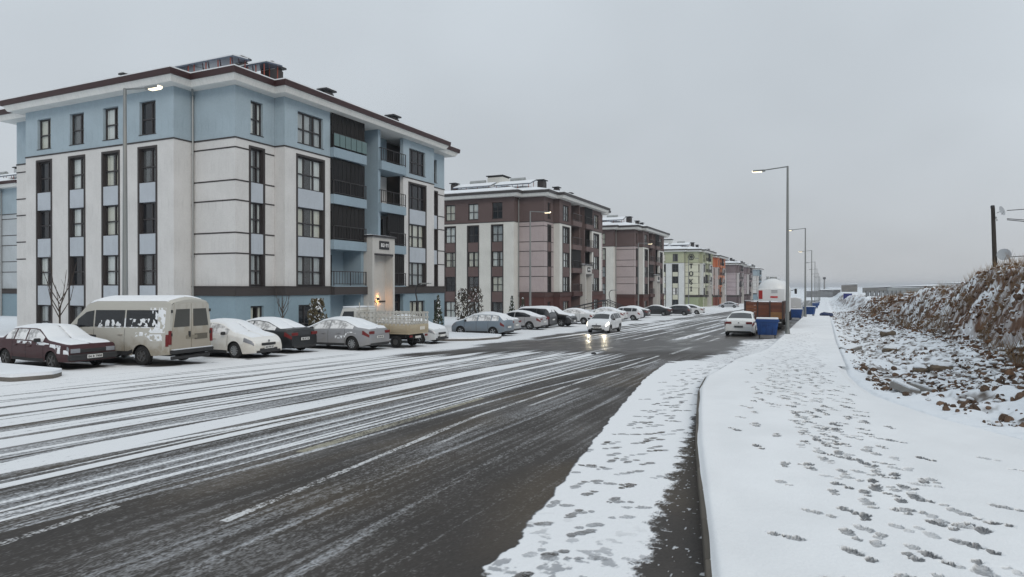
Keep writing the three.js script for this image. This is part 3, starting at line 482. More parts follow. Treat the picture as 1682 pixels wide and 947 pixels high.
const MAUVE = { top: [.2, .16, .17], mid: [.55, .54, .55], corner: [.4, .34, .36], ground: [.12, .09, .095], sp: [.25, .2, .2], bal: [.2, .16, .17], fascia: [.06, .055, .05] };
makeBlock('apartment_building', 'light blue and white apartment block nearest the camera behind the van', -30.3, 27.8, BLUE, { sign: 'B2-11', screens: [[0, 1, 1, 2], [1, 1, 0, 0]], rackH: .8, solar: [[-6.6, 1.2, 4.6, 1.3, .1], [-2.6, 1.2, 3.6, 1.3, .1], [-1.2, 2.9, 2.6, 1.3, .1], [-13.5, 1.0, 6, 1.0, .12]], chimneys: [[-1.6, 4.4, .8, 1.0, 1.1], [-1.3, 9.2, .6, .8, .8], [-14, 3, .7, .6, .8], [-17, 2, .15, .9, .15], [-11, 1, .15, 1, .15], [-1.2, 17, .6, .8, .8], [-3, 3.2, .7, 1, .5]] });
makeBlock('apartment_building', 'dark brown and white apartment block with pink corner, beside the blue block', -30.3, 73.9, BROWN, { gl: 4, sign: 'B3-12' });
makeBlock('apartment_building', 'brown and pink apartment block standing between the dark brown and green blocks', -30.3, 115.5, BROWN, { gl: 4, dy: -.1 });
const B4 = makeBlock('apartment_building', 'pale green apartment block with TOKİ in dark letters on its corner', -30.3, 180, GREEN, { gl: 4, far: 1 });
{
  const g = []; ['T', 'O', 'K', 'I'].forEach((ch, i) => g.push(textGeo(ch, 1.25, .06).translate(-1.7, 10.9 - i * 2.02, .05))); g.push(box(.3, .3, .06, -1.7, 6.1, .08));
  mesh('lettering', g, MDark, B4);
  const em = []; for (let k = 0; k < 6; k++) { const a = k * Math.PI / 3; em.push(new THREE.TorusGeometry(.3, .09, 5, 10).translate(Math.cos(a) * .5 - 1.7, 13.3 + Math.sin(a) * .5, .08)); } em.push(box(.3, .3, .06, -1.7, 13.3, .08));
  mesh('emblem', em, MDark, B4);
}
makeBlock('apartment_building', 'orange topped apartment block past the green block', -30.3, 207, ORANGE, { gl: 4, far: 1 });
makeBlock('apartment_building', 'grey mauve apartment block past the orange block', -30.3, 262, MAUVE, { gl: 4, far: 1 });
makeBlock('apartment_building', 'far mauve apartment block just before the distant blue one', -30.3, 298, MAUVE, { gl: 4, far: 1 });
makeBlock('apartment_building', 'small distant blue apartment block at the street end', -30.3, 345, BLUE, { gl: 4, far: 1 });
makeBlock('apartment_building', 'blue grey apartment block cut off at the left picture edge', -82.4, 45, { ...BLUE, corner: [.45, .49, .52], mid: [.5, .53, .56] }, { far: 1 });

// ---------------------------------------------------------------- vehicles
const MTyre = std(rgb(.014, .014, .014), .9, { bumpMap: plasterBump, bumpScale: .004 }), MRim = std(rgb(.4, .41, .42), .4, { metalness: .7 }), MRimDark = std(rgb(.13, .13, .13), .5, { metalness: .5 }), MRubber = std(rgb(.022, .022, .023), .75), MChrome = std(rgb(.6, .6, .6), .2, { metalness: .9 });
const MRed = std(rgb(.13, .006, .006), .4), MLens = new THREE.MeshPhysicalMaterial({ color: rgb(.2, .21, .23), roughness: .15, clearcoat: 1 }), MAmber = std(rgb(.5, .16, .02), .3);
const frostTex = dataTex(256, 256, (i, j) => { const a = tileFbm(i, j, 256, 6, 5, 201), v = lerp(.32, .74, sst(.3, .62, a)); return [v, v * 1.01, v * 1.02]; });
frostTex.repeat.set(1.1, 1.1);
const MFrost = std(0xffffff, .7, { map: frostTex });
function grime(r, g, b, amt, seed, dirt = [.3, .26, .2]) { // paint with road dirt spattered over the lower body: blotchy film with an uneven upper edge
  const t = dataTex(256, 256, (i, j) => { const y = j / 256 * 2.4, n = fbm(i / 26, j / 26, 5, seed) - .5, f = fbm(i / 3, j / 3, 2, seed + 5) - .5; const k = amt * sst(.95, .25, y + n * .9 + f * .25); return [lerp(r, dirt[0], k), lerp(g, dirt[1], k), lerp(b, dirt[2], k)]; }, true, true);
  t.repeat.set(.4, 1 / 2.4); return new THREE.MeshPhysicalMaterial({ map: t, roughness: .5, clearcoat: .12, clearcoatRoughness: .3 });
}
const paint = (r, g, b, rough = .3) => new THREE.MeshPhysicalMaterial({ color: rgb(r, g, b), roughness: rough, clearcoat: .4, clearcoatRoughness: .2 });
// a car's skin as a loft: profile tables along x (rear -, front +), sections from sill to roof centre
function carSkin(S) {
  const h = S.L / 2, yT = x => tab(S.top, x), yB = x => Math.min(tab(S.belt, x), yT(x) - .015), wOf = x => { const e = Math.max(0, Math.abs(x) - (h - .55)) / .55; return S.W / 2 * (1 - (x > 0 ? S.noseIn : S.tailIn) * e * e); };
  const arch = x => { let y = tab(S.low, x); for (const a of S.axle) { const d = Math.abs(x - a), R = S.arch || .37; if (d < R) y = Math.max(y, S.rw + Math.sqrt(R * R - d * d) * .98); } return y; };
  function sec(x, s) { // s: 0 sill, 1 belt, 2 rail, 3 centre
    const w = wOf(x), lo = arch(x), b = yB(x), t = yT(x), hg = t - b, g = clamp(hg / (S.gh || .45)), wr = lerp(w * .93, w * (S.roofW || .7), g);
    if (s <= 1) { const y = lerp(lo, b, s), q = clamp((y - .2) / (b - .2)); return [w * (.95 + .05 * Math.sin(clamp(q * 1.25) * Math.PI * .62) - .03 * Math.pow(q, 5)), y]; }
    const wb = w * (.95 + .05 * Math.sin(Math.PI * .62) - .03);
    if (s <= 2) { const q = s - 1; return [lerp(wb, wr, Math.pow(q, 1.15)), b + hg * .87 * Math.pow(q, .96)]; }
    const q = s - 2, a = q * Math.PI / 2; return [wr * (1 - q), b + hg * (.87 + .13 * Math.sin(a))];
  }
  const pt = (x, s, side, off = 0) => { const p = sec(x, s); if (!off) return V(x, p[1], side * p[0]); const e = .01, a = sec(x, s + e > 3 ? s : s + e), b = sec(x, s - e < 0 ? s : s - e), c = sec(x + .02, s), d = sec(x - .02, s); const ts = V(0, a[1] - b[1], a[0] - b[0]), tx = V(.04, c[1] - d[1], c[0] - d[0]); const n = ts.cross(tx).normalize(); if (n.z * 1 + n.y < 0) n.negate(); return V(x + n.x * off, p[1] + n.y * off, side * (p[0] + n.z * off)); };
  function patch(x0, x1, s0, s1, side, off = .006, nx = 14, ns = 6, feather = 0) { const g = gridGeo(nx, ns, (a, b) => { let o = off; if (feather < 0) { const e = Math.min(a, 1 - a, b, 1 - b), q = pt(lerp(x0, x1, a), lerp(s0, s1, b), side); o = off * clamp(sst(0, .3, e) * 2.4 * (fbm(q.x * 9, q.y * 9 + q.z, 4, 231) - .42), -.4, 1); } else if (feather) { const e = Math.min(a, 1 - a, b * (s1 >= 3 ? 9 : 1), (1 - b) * (s1 >= 3 ? 9 : 1)) ; o = -.01 + (off + .01) * sst(0, feather, e); } const x = lerp(x0, x1, a), s = lerp(s0, s1, b), p = pt(x, s, side, o || .0001); return [p.x, p.y, p.z, p.x, p.y]; }); if (side > 0) { const I = g.index.array; for (let i = 0; i < I.length; i += 3) { const t = I[i + 1]; I[i + 1] = I[i + 2]; I[i + 2] = t; } g.computeVertexNormals(); } return g; }
  return { pt, patch, sec, wOf, yT, yB, h };
}
function makeCar(name, label, S, at, turn, o = {}) {
  const T = thing(name, label, o.category || 'car', at, turn, o.group), K = carSkin(S), h = K.h, M = o.paint, det = o.detail !== 0;
  const xs = []; const N = det ? 90 : 44; const body = [];
  for (const sd of [-1, 1]) body.push(norm(K.patch(-h, h, 0, 3, sd, 0, N, det ? 26 : 16)));
  for (const e of [-h, h]) { const n = 14, sh = new THREE.Shape(); const L = []; for (let i = 0; i <= n; i++) { const p = K.sec(e, i * 3 / n); L.push(p); } const pts = [...L.map(p => [p[0], p[1]]), ...L.slice(0, -1).reverse().map(p => [-p[0], p[1]])]; const g = new THREE.ShapeGeometry(new THREE.Shape(pts.map(p => new THREE.Vector2(...p)))); g.rotateY(Math.PI / 2 * Math.sign(e)); g.translate(e, 0, 0); const q = norm(g); const P = q.attributes.position, u = q.attributes.uv; for (let i = 0; i < P.count; i++) u.setXY(i, P.getZ(i), P.getY(i)); body.push(q); }
  mesh('body', toCreasedNormals(join(body), .7), M, T);
  mesh('underbody', [bx(-h + .12, h - .12, tab(S.low, 0) + .02, S.rw + .42, -S.W / 2 + .2, S.W / 2 - .2)], MBlack, T);
  // wheels
  const wg = new THREE.LatheGeometry([[.19, -.1], [S.rw - .03, -.1], [S.rw, -.07], [S.rw, .07], [S.rw - .03, .1], [.19, .1]].map(p => new THREE.Vector2(...p)), det ? 28 : 16).rotateX(Math.PI / 2);
  const rim = sd => { const g = [cyl(.05, .045, .05, 10).rotateX(Math.PI / 2).translate(0, 0, sd * .09)], n = o.spokes || 5; for (let i = 0; i < n; i++) g.push(box(.16, .045, .03, .12, 0, sd * .082).rotateZ(i * Math.PI * 2 / n)); g.push(new THREE.TorusGeometry(.195, .016, 5, 20).translate(0, 0, sd * .085)); return join(g); };
  for (const ax of S.axle) for (const sd of [-1, 1]) { const w = mesh('wheel', wg, MTyre, T); w.position.set(ax, S.rw, sd * (S.W / 2 - .13)); mesh('rim', rim(sd), o.steel ? MRimDark : MRim, w); mesh('dark_backing', cyl(.195, .195, .04, 20).rotateX(Math.PI / 2).translate(0, 0, sd * .03), o.steel ? MRimDark : MDark, w); }  // dark backing disc added so the gaps between the spokes look shaded
  // glass
  const gm = o.frost ? MFrost : MGlassDark, [c0, a0] = S.side;
  for (const sd of [-1, 1]) {
    const pil = S.pillars || [(c0 + a0) / 2]; let s = c0; for (const p of [...pil, a0]) { mesh('side_window', K.patch(s + .035, p - .035, ...(S.glassS || [1.1, 1.9]), sd, .007, 10, 4), o.sideFrost ? MFrost : MGlassDark, T); s = p; }
    if (det) {
      mesh('door_mirror', rbox(.1, .13, .2, .04, S.side[1] - .12, K.yB(S.side[1] - .2) + .08, sd * (S.W / 2 + .1)), o.mirror || MRubber, T);
      for (const p of S.doors || [(c0 + a0) / 2]) mesh('door_seam', K.patch(p - .007, p + .007, .12, 1.0, sd, .003, 1, 8), MBlack, T);
      for (const p of S.handles || [(c0 + a0) / 2 + .15, c0 + .25]) { const q = K.pt(p, .78, sd, .02); mesh('door_handle', rbox(.2, .035, .05, .014, q.x, q.y, q.z), o.handle || M, T); }
      if (S.trim) mesh('side_trim', K.patch(S.axle[0] + .42, S.axle[1] - .42, .42, .56, sd, .008, 12, 2), MRubber, T);
      mesh('sill', K.patch(S.axle[0] + .4, S.axle[1] - .4, 0, .16, sd, .006, 12, 2), MRubber, T);
    }
  }
  mesh('windscreen', [K.patch(S.screen[0], S.screen[1], 2.08, 3, -1, .006), K.patch(S.screen[0], S.screen[1], 2.08, 3, 1, .006)], o.frost ? MFrost : MGlassDark, T);
  if (S.rear) mesh('rear_window', [K.patch(S.rear[0], S.rear[1], 2.1, 3, -1, .006), K.patch(S.rear[0], S.rear[1], 2.1, 3, 1, .006)], o.frost ? MFrost : MGlassDark, T);
  // lamps
  const hl = o.lit ? std(rgb(.9, .9, .85), .2, { emissive: rgb(1, .93, .75), emissiveIntensity: 4.5 }) : MLens;
  for (const sd of [-1, 1]) {
    const F = S.head || [h - .42, h - .02, .62, .93], R = S.tail || [-h + .02, -h + .34, .68, .95];
    mesh('headlight', K.patch(F[0], F[1], F[2], F[3], sd, .012, 6, 3), hl, T); mesh('tail_light', K.patch(R[0], R[1], R[2], R[3], sd, .012, 6, 3), MRed, T);
    if (S.headBox) { const [y, z, w, hh] = S.headBox; mesh('headlight', rbox(.06, hh, w, .015, h + .005, y, sd * z), hl, T); }
    if (S.tailBox) { const [y, z, w, hh] = S.tailBox; mesh('tail_light', rbox(.05, hh, w, .015, -h - .003, y, sd * z), MRed, T); }
  }
  // nose and tail
  const wf = K.wOf(h) * 2, wr = K.wOf(-h) * 2;
  mesh('grille', [rbox(.05, S.grille[1], wf * S.grille[2], .015, h + .006, S.grille[0], 0), ...(S.grille2 ? [rbox(.05, S.grille2[1], wf * S.grille2[2], .015, h + .012, S.grille2[0], 0)] : [])], MRubber, T);
  if (S.bumper) { mesh('front_bumper', rbox(.16, .2, wf + .04, .05, h + .02, .42, 0), o.bumperMat || MRubber, T); mesh('rear_bumper', rbox(.16, .2, wr + .04, .05, -h - .02, .42, 0), o.bumperMat || MRubber, T); }
  else { mesh('front_bumper', rbox(.1, .1, wf * .86, .03, h + .0, .27, 0), MRubber, T); mesh('rear_bumper', rbox(.1, .12, wr * .9, .03, -h - .0, .29, 0), MRubber, T); }
  for (const e of [1, -1]) { const pl = mesh('number_plate', box(.02, .115, .5, e * (h + (S.bumper ? .11 : .042)), e > 0 ? S.plate[0] : S.plate[1], 0), o.plateMat || std(rgb(.62, .62, .6), .6), T); if (o.plate && e === (o.plateEnd || 1)) mesh('lettering', textGeo(o.plate, .075, .006).rotateY(e * Math.PI / 2).translate(e * (h + (S.bumper ? .122 : .054)), e > 0 ? S.plate[0] : S.plate[1], 0), MDark, pl); }
  if (o.badge) mesh('badge', cyl(.05, .05, .02, 14).rotateZ(Math.PI / 2).translate(o.badge * (h + .02), o.badge > 0 ? S.grille[0] + .12 : .85, 0), MChrome, T);
  // snow lying on roof, bonnet, boot and glass
  for (const [x0, x1, s0, th] of o.snow || [[-h + .06, h - .08, 2.02, .05]]) mesh('snow_cover', [K.patch(x0, x1, s0, 3, -1, th, det ? 60 : 30, 8, .05), K.patch(x0, x1, s0, 3, 1, th, det ? 60 : 30, 8, .05)], MSnow, T);
  for (const [x0, x1, s0, s1, sd] of o.sideSnow || []) mesh('snow_patch', K.patch(x0, x1, s0, s1, sd, .025, 36, 14, -1), MSnow, T);
  if (o.lit) for (const sd of [-1, 1]) { const l = new THREE.SpotLight(0xfff0d0, 7, 40, .5, .6, 2); l.position.set(h + .08, .7, sd * .6); l.target.position.set(h + 12, 0, sd * .6); l.castShadow = true; T.add(l, l.target); }
  return T;
}
function stretch(k, S) { const o = { ...S, L: S.L * k }; for (const q of ['low', 'top', 'belt']) o[q] = S[q].map(([a, b]) => [a * k, b]); for (const q of ['axle', 'side', 'pillars', 'doors', 'handles', 'screen']) o[q] = S[q].map(a => a * k); for (const q of ['head', 'tail']) o[q] = [S[q][0] * k, S[q][1] * k, S[q][2], S[q][3]]; return o; }
const SP = {
  sedan: { L: 4.58, W: 1.8, rw: .32, arch: .38, noseIn: .2, tailIn: .14, axle: [-1.36, 1.36], low: [[-2.29, .3], [-1.9, .22], [1.9, .2], [2.29, .24]], top: [[-2.29, .78], [-2.26, .98], [-2.1, 1.04], [-1.62, 1.09], [-.82, 1.41], [-.3, 1.48], [.15, 1.47], [.5, 1.4], [1.28, 1.02], [1.75, .93], [2.1, .82], [2.24, .7], [2.29, .58]], belt: [[-2.29, .74], [-2.0, .95], [-1.3, .98], [0, .93], [1.2, .9], [1.9, .8], [2.2, .66], [2.29, .54]], side: [-1.45, 1.02], pillars: [-.05], doors: [-.95, .02, 1.0], handles: [-.62, .28], screen: [.55, 1.26], rear: [-1.6, -.85], grille: [.56, .1, .5], grille2: [.34, .12, .62], plate: [.44, .62], head: [1.86, 2.26, .78, 1.3], tail: [-2.28, -1.95, .72, .97], tailBox: [.84, .6, .36, .13] },
  boxy: { L: 4.3, W: 1.64, rw: .29, arch: .34, noseIn: .05, tailIn: .05, roofW: .76, axle: [-1.3, 1.25], low: [[-2.15, .3], [0, .24], [2.15, .28]], top: [[-2.15, .9], [-2.12, .94], [-1.5, .98], [-1.05, 1.34], [-.7, 1.39], [.2, 1.39], [.38, 1.36], [.98, .98], [1.1, .95], [2.1, .83], [2.14, .72], [2.15, .68]], belt: [[-2.15, .86], [-1.3, .9], [.9, .87], [2.1, .78], [2.15, .66]], side: [-1.3, .85], pillars: [-.78, -.12], doors: [-.85, -.1, .85], handles: [-.68, .1], screen: [.42, .96], rear: [-1.46, -1.1], grille: [.62, .12, .56], plate: [.43, .62], head: [2.05, 2.14, .72, .98], tail: [-2.14, -2.0, .6, .95], headBox: [.63, .58, .3, .14], tailBox: [.7, .58, .34, .18], bumper: 1 },
  hatch: { L: 3.98, W: 1.7, rw: .3, arch: .36, noseIn: .2, tailIn: .12, axle: [-1.2, 1.22], low: [[-1.99, .32], [-1.6, .22], [1.6, .2], [1.99, .25]], top: [[-1.99, .8], [-1.96, 1.02], [-1.86, 1.1], [-1.55, 1.42], [-1.2, 1.48], [-.3, 1.5], [.2, 1.46], [.45, 1.4], [1.15, 1.03], [1.55, .94], [1.85, .8], [1.99, .6]], belt: [[-1.99, .76], [-1.7, .98], [0, .94], [1.1, .9], [1.6, .82], [1.9, .68], [1.99, .55]], side: [-1.62, .9], pillars: [-1.05, -.05], doors: [-.85, .02, .92], handles: [-.6, .25], screen: [.5, 1.13], rear: [-1.84, -1.57], grille: [.56, .1, .5], grille2: [.34, .12, .6], plate: [.44, .6], head: [1.6, 1.97, .78, 1.3], tail: [-1.98, -1.72, .7, .98] },
  suv: { L: 4.6, W: 1.85, rw: .36, arch: .43, noseIn: .12, tailIn: .06, axle: [-1.38, 1.4], low: [[-2.3, .36], [0, .3], [2.3, .34]], top: [[-2.3, .95], [-2.26, 1.12], [-2.1, 1.5], [-1.9, 1.68], [-.8, 1.74], [.2, 1.72], [.5, 1.66], [1.15, 1.14], [2.0, 1.04], [2.22, .9], [2.3, .7]], belt: [[-2.3, .9], [-2, 1.06], [1.1, 1.05], [2.1, .96], [2.3, .66]], side: [-1.9, .92], pillars: [-1.1, -.1], screen: [.54, 1.12], rear: [-2.22, -1.95], grille: [.72, .16, .5], plate: [.5, .7], head: [1.9, 2.28, .78, 1.02], tail: [-2.29, -2.05, .7, 1.0] },
  van: stretch(1.1, { L: 5.1, W: 1.96, rw: .34, arch: .41, noseIn: .16, tailIn: .02, roofW: .86, gh: .8, axle: [-1.42, 1.62], low: [[-2.55, .42], [-2.0, .36], [2.2, .3], [2.55, .34]], top: [[-2.55, 2.3], [-2.5, 2.36], [-2.3, 2.4], [.6, 2.38], [1.0, 2.26], [1.72, 1.42], [1.85, 1.32], [2.35, 1.12], [2.5, .92], [2.55, .75]], belt: [[-2.55, 1.3], [1.5, 1.24], [1.8, 1.18], [2.4, .98], [2.55, .7]], side: [-2.1, 1.42], glassS: [1.06, 1.66], pillars: [-.72, .62], doors: [-.72, .62], handles: [-.55, .75], screen: [1.04, 1.7], rear: null, grille: [.78, .18, .6], plate: [.5, .98], head: [2.15, 2.5, .8, 1.0], tail: [-2.54, -2.42, .32, .78] }),
};
const place = (X, u) => [X, gY(X, u), -u];
const FX = 0, BX = Math.PI, TOCAM = -Math.PI / 2, AWAY = Math.PI / 2; // headings: to the road, to the houses, along the street
const ROW = 'vehicles parked in the bays before the blocks';
function park(name, label, S, X, u, turn, o) { // perpendicular bay
  CARS_BARE.push(Math.abs(Math.sin(turn)) > .5 ? [X - S.W / 2 - .05, X + S.W / 2 + .05, u - S.L / 2 + .1, u + S.L / 2 - .1] : [X - S.L / 2 + .2, X + S.L / 2 - .1, u - S.W / 2 - .05, u + S.W / 2 + .1]);
  return makeCar(name, label, S, place(X, u), turn + (o.skew || 0), { group: ROW, ...o });
}
const snowAll = h => [[-h + .05, h - .1, 1.98, .05]];
park('parked_sedan', 'dark red boxy sedan with snow on bonnet and windows, leftmost in the row', SP.boxy, -24.0, 14.15, FX, { paint: grime(.036, .0015, .004, .25, 301, [.07, .045, .04]), frost: 1, sideFrost: 1, steel: 1, plate: '04 B 7908', plateEnd: 1, snow: [[-2.1, 2.1, 1.97, .045]], sideSnow: [[1.2, 1.75, .5, .98, 1], [.5, 1.15, .86, 1.02, 1], [-.6, .2, .88, 1.02, 1], [1.9, 2.13, .5, .75, 1]] });
{
  const S = SP.van, v = park('minibus', 'dirty beige minibus parked tail to the road beside the red sedan', S, -23.2, 16.45, BX, { category: 'van', skew: .1, paint: grime(.42, .405, .365, .8, 311, [.24, .205, .15]), steel: 1, snow: [[-2.65, 1.12, 2.02, .05], [1.95, 2.75, 1.95, .04]], sideSnow: [[-2.6, -1.9, .85, 1.75, -1], [-2.2, -.8, 1.02, 1.4, -1], [-.8, .66, 1.02, 1.36, -1], [-2.5, -1.3, .55, .8, -1]], plate: 'M 4', plateMat: std(rgb(.2, .18, .14), .8), plateEnd: 0 });
  const taper = g => { const P = g.attributes.position; for (let i = 0; i < P.count; i++) P.setZ(i, P.getZ(i) * (1 - .2 * sst(1.2, 2.35, P.getY(i)))); return g; };
  const h = S.L / 2, x = -h - .012, dm = grime(.41, .395, .355, .7, 312, [.26, .22, .16]);
  for (const sd of [-1, 1]) { const d = mesh('rear_door', taper(rbox(.03, 1.62, .88, .012, x, 1.36, sd * .452)), dm, v); mesh('rear_window', taper(rbox(.02, .62, .7, .009, x - .018, 1.66, sd * .44)), std(rgb(.06, .06, .055), .35), d); mesh('hinge', [box(.04, .1, .05, x - .02, 1.1, sd * .88), box(.04, .1, .05, x - .02, 1.9, sd * .86)], MRubber, d); mesh('tail_light', rbox(.05, .48, .11, .015, x - .01, 1.0, sd * .93), MRed, v); }
  mesh('door_handle', box(.04, .2, .07, x - .03, 1.08, -.1), MRubber, v); mesh('plate_recess', box(.02, .2, .58, x - .02, .98, .44), std(rgb(.1, .09, .07), .7), v);
  mesh('rear_step', rbox(.22, .14, 1.84, .04, -h - .06, .5, 0), MRubber, v); mesh('snow_cover', rbox(.16, .03, 1.76, .012, -h - .07, .58, 0, 1), MSnow, v);
}
park('parked_sedan', 'white sedan with dirty lower doors, nose to the road beside the minibus', SP.sedan, -22.4, 20.1, FX, { paint: grime(.7, .7, .68, .42, 321, [.4, .35, .26]), frost: 1, sideFrost: 1, spokes: 10, plate: '34 FN 52', badge: 1, snow: [[-2.1, 1.32, 1.97, .045], [1.3, 2.05, 2.1, .012]] });
park('parked_sedan', 'black sedan showing its tail beside the white sedan', SP.sedan, -22.95, 22.75, BX, { paint: paint(.006, .007, .008, .45), frost: 1, sideFrost: 1, plate: '06 AT 18', plateEnd: -1, snow: [[-1.75, 2.1, 1.97, .05]] });
park('parked_sedan', 'silver grey coupe shaped sedan, tail to the road, left of the cage truck', SP.sedan, -21.15, 25.75, BX, { paint: grime(.24, .245, .26, .3, 331, [.2, .18, .15]), frost: 1, sideFrost: 1, spokes: 9, plate: '34 KV 07', plateEnd: -1, snow: [[-2.22, 2.05, 1.94, .05]], sideSnow: [[-1.6, -.4, .45, .62, -1], [.9, 1.3, .75, .95, -1]] });
// small flatbed truck with a slatted cage
{
  CARS_BARE.push([-23, -18.4, 27.1, 29.2]);
  const t = thing('cage_truck', 'small beige flatbed truck with a slatted cage, among the parked cars', 'truck', place(-20.5, 28.15), BX, ROW), mb = grime(.42, .36, .26, .5, 341, [.22, .17, .1]), mc = grime(.5, .5, .48, .5, 342);
  const cab = mesh('cab', toCreasedNormals(join([-1, 1].map(s => { const sh = new THREE.Shape([[.95, .55], [2.25, .55], [2.3, .95], [2.15, 1.1], [1.8, 1.86], [1.05, 1.9], [.95, 1.8]].map(p => new THREE.Vector2(...p))); return s > 0 ? new THREE.ExtrudeGeometry(sh, { depth: 1.56, bevelEnabled: true, bevelSize: .04, bevelThickness: .04, bevelSegments: 2 }).translate(0, 0, -.78) : null; }).filter(Boolean)), .6), mc, t);
  for (const s of [-1, 1]) mesh('side_window', new THREE.ExtrudeGeometry(new THREE.Shape([[1.1, 1.2], [1.98, 1.2], [1.72, 1.74], [1.1, 1.76]].map(p => new THREE.Vector2(...p))), { depth: .01, bevelEnabled: false }).translate(0, 0, s > 0 ? .825 : -.835), MGlassDark, cab);
  mesh('rear_window', box(.02, .4, 1.1, .93, 1.52, 0), MGlassDark, cab); mesh('snow_cover', rbox(.86, .07, 1.56, .03, 1.42, 1.96, 0), MSnow, cab);
  mesh('chassis', [bx(-2.1, 2.1, .42, .58, -.35, .35), bx(-1.9, .8, .5, .68, -.7, .7)], MBlack, t);
  mesh('bed_floor', bx(-2.25, .88, .68, .76, -.86, .86), mb, t);
  for (const s of [-1, 1]) { const sb = mesh('side_board', rbox(3.1, .38, .05, .012, -.68, .95, s * .86), mb, t); mesh('rib', [0, 1, 2, 3].map(k => box(.05, .4, .03, -2.1 + k * .95, .95, s * .89)), mb, sb); }
  const tg = mesh('tailgate', rbox(.05, .38, 1.7, .012, -2.25, .95, 0), mb, t); mesh('lettering', [...Array(4).keys()].map(k => box(.01, .16, .05, -2.28, .95, .1 + k * .11)), std(rgb(.75, .75, .72), .7), tg);
  const mr = std(rgb(.62, .62, .6), .6, { map: dirtTex });
  for (const s of [-1, 1]) for (let r = 0; r < 3; r++) mesh('cage_rail', box(3.1, .07, .035, -.68, 1.22 + r * .24, s * .87), mr, t);
  for (let r = 0; r < 3; r++) mesh('cage_rail', box(.035, .07, 1.74, -2.25, 1.22 + r * .24, 0), mr, t);
  for (const s of [-1, 1]) for (let k = 0; k < 14; k++) mesh('cage_bar', box(.045, .66, .035, -2.2 + k * .235, 1.43, s * .87), mr, t);
  for (let k = 0; k < 8; k++) mesh('cage_bar', box(.035, .66, .045, -2.25, 1.43, -.75 + k * .214), mr, t);
  mesh('rack', [0, 1, 2].map(k => bar(V(.85, 1.1, -.7 + k * .7), V(.85, 2.2, -.7 + k * .7), .025)), mr, t);
  mesh('snow_cover', rbox(3.0, .12, 1.6, .05, -.68, .8, 0), MSnow, t);
  const wg = new THREE.LatheGeometry([[.16, -.09], [.28, -.09], [.3, -.06], [.3, .06], [.28, .09], [.16, .09]].map(p => new THREE.Vector2(...p)), 20).rotateX(Math.PI / 2);
  for (const ax of [-1.4, 1.5]) for (const s of [-1, 1]) { const w = mesh('wheel', wg, MTyre, t); w.position.set(ax, .3, s * .72); mesh('rim', cyl(.17, .17, .1, 16).rotateX(Math.PI / 2), MRimDark, w); }
  for (const s of [-1, 1]) mesh('tail_light', box(.04, .1, .22, -2.24, .58, s * .68), MRed, t);
  mesh('number_plate', box(.02, .11, .48, -2.2, .52, 0), std(rgb(.5, .5, .48), .6), t);
}
park('parked_sedan', 'snow covered white sedan half hidden behind the cage truck', SP.sedan, -21.1, 31.3, FX, { paint: paint(.5, .52, .53), frost: 1, sideFrost: 1, snow: snowAll(2.29) });
park('parked_hatchback', 'blue grey hatchback with frosted windows at the end of the snowy island', SP.hatch, -20.9, 40, BX, { paint: grime(.15, .19, .23, .3, 351, [.18, .17, .16]), frost: 1, sideFrost: 1, snow: snowAll(1.99) });
park('parked_sedan', 'snowy silver sedan behind the blue grey hatchback', SP.sedan, -21.9, 42.7, BX, { paint: paint(.28, .29, .3), frost: 1, sideFrost: 1, snow: snowAll(2.29) });
park('parked_sedan', 'silver sedan with red tail lamps left of the black vehicles', SP.sedan, -22.4, 49.1, BX, { paint: paint(.3, .3, .31), frost: 1, snow: [[-2.2, 2.1, 1.97, .04]] });
park('parked_suv', 'dark off-roader squeezed between silver sedan and black pickup', SP.suv, -22.8, 52, BX, { paint: paint(.02, .02, .022), snow: snowAll(2.3) });
park('parked_suv', 'black off-roader with snowy roof behind the oncoming white car', SP.suv, -22.1, 55.2, FX, { paint: paint(.012, .012, .013), snow: snowAll(2.3) });
makeCar('oncoming_hatchback', 'white car driving toward the camera with its headlights on', SP.hatch, place(-14.9, 48.2), TOCAM, { paint: paint(.68, .7, .72, .25), lit: 1, plate: '34 CL 21', badge: 1, snow: [[-1.75, .45, 2.02, .02]] });
park('parked_sedan', 'snow covered white sedan by the entrance ramp railings', SP.sedan, -22, 61, BX, { paint: paint(.5, .52, .53), frost: 1, sideFrost: 1, snow: snowAll(2.29) });
park('parked_sedan', 'white sedan parked before the second brown block, nearer of two', SP.sedan, -21.6, 70, BX, { paint: paint(.55, .56, .57), sideFrost: 1, snow: snowAll(2.29) });
park('parked_hatchback', 'white hatchback just past the white sedan before the second brown block', SP.hatch, -20.4, 73.4, BX, { paint: paint(.5, .5, .52), detail: 0, snow: snowAll(1.99) });
park('parked_sedan', 'dark sedan with snowy roof further along the parked row', SP.sedan, -22.2, 83, BX, { paint: paint(.03, .032, .036), detail: 0, snow: snowAll(2.29) });
park('parked_suv', 'long black car under snow beside the farthest white sedan', SP.sedan, -21.6, 93.5, BX, { paint: paint(.015, .015, .017), detail: 0, snow: snowAll(2.3) });
park('parked_hatchback', 'dark hatchback with pale roof right of the long black car', SP.hatch, -19.3, 97, BX, { paint: paint(.03, .03, .035), detail: 0, snow: snowAll(1.99) });
park('parked_sedan', 'farthest white sedan in the row, before the green block', SP.sedan, -18.9, 104, BX, { paint: paint(.55, .56, .57), detail: 0, snow: snowAll(2.29) });
makeCar('parked_sedan', 'distant snowy car standing across the street end near the orange block', SP.sedan, place(-21.5, 172), BX, { paint: paint(.3, .31, .33), detail: 0, snow: snowAll(2.29), group: ROW });
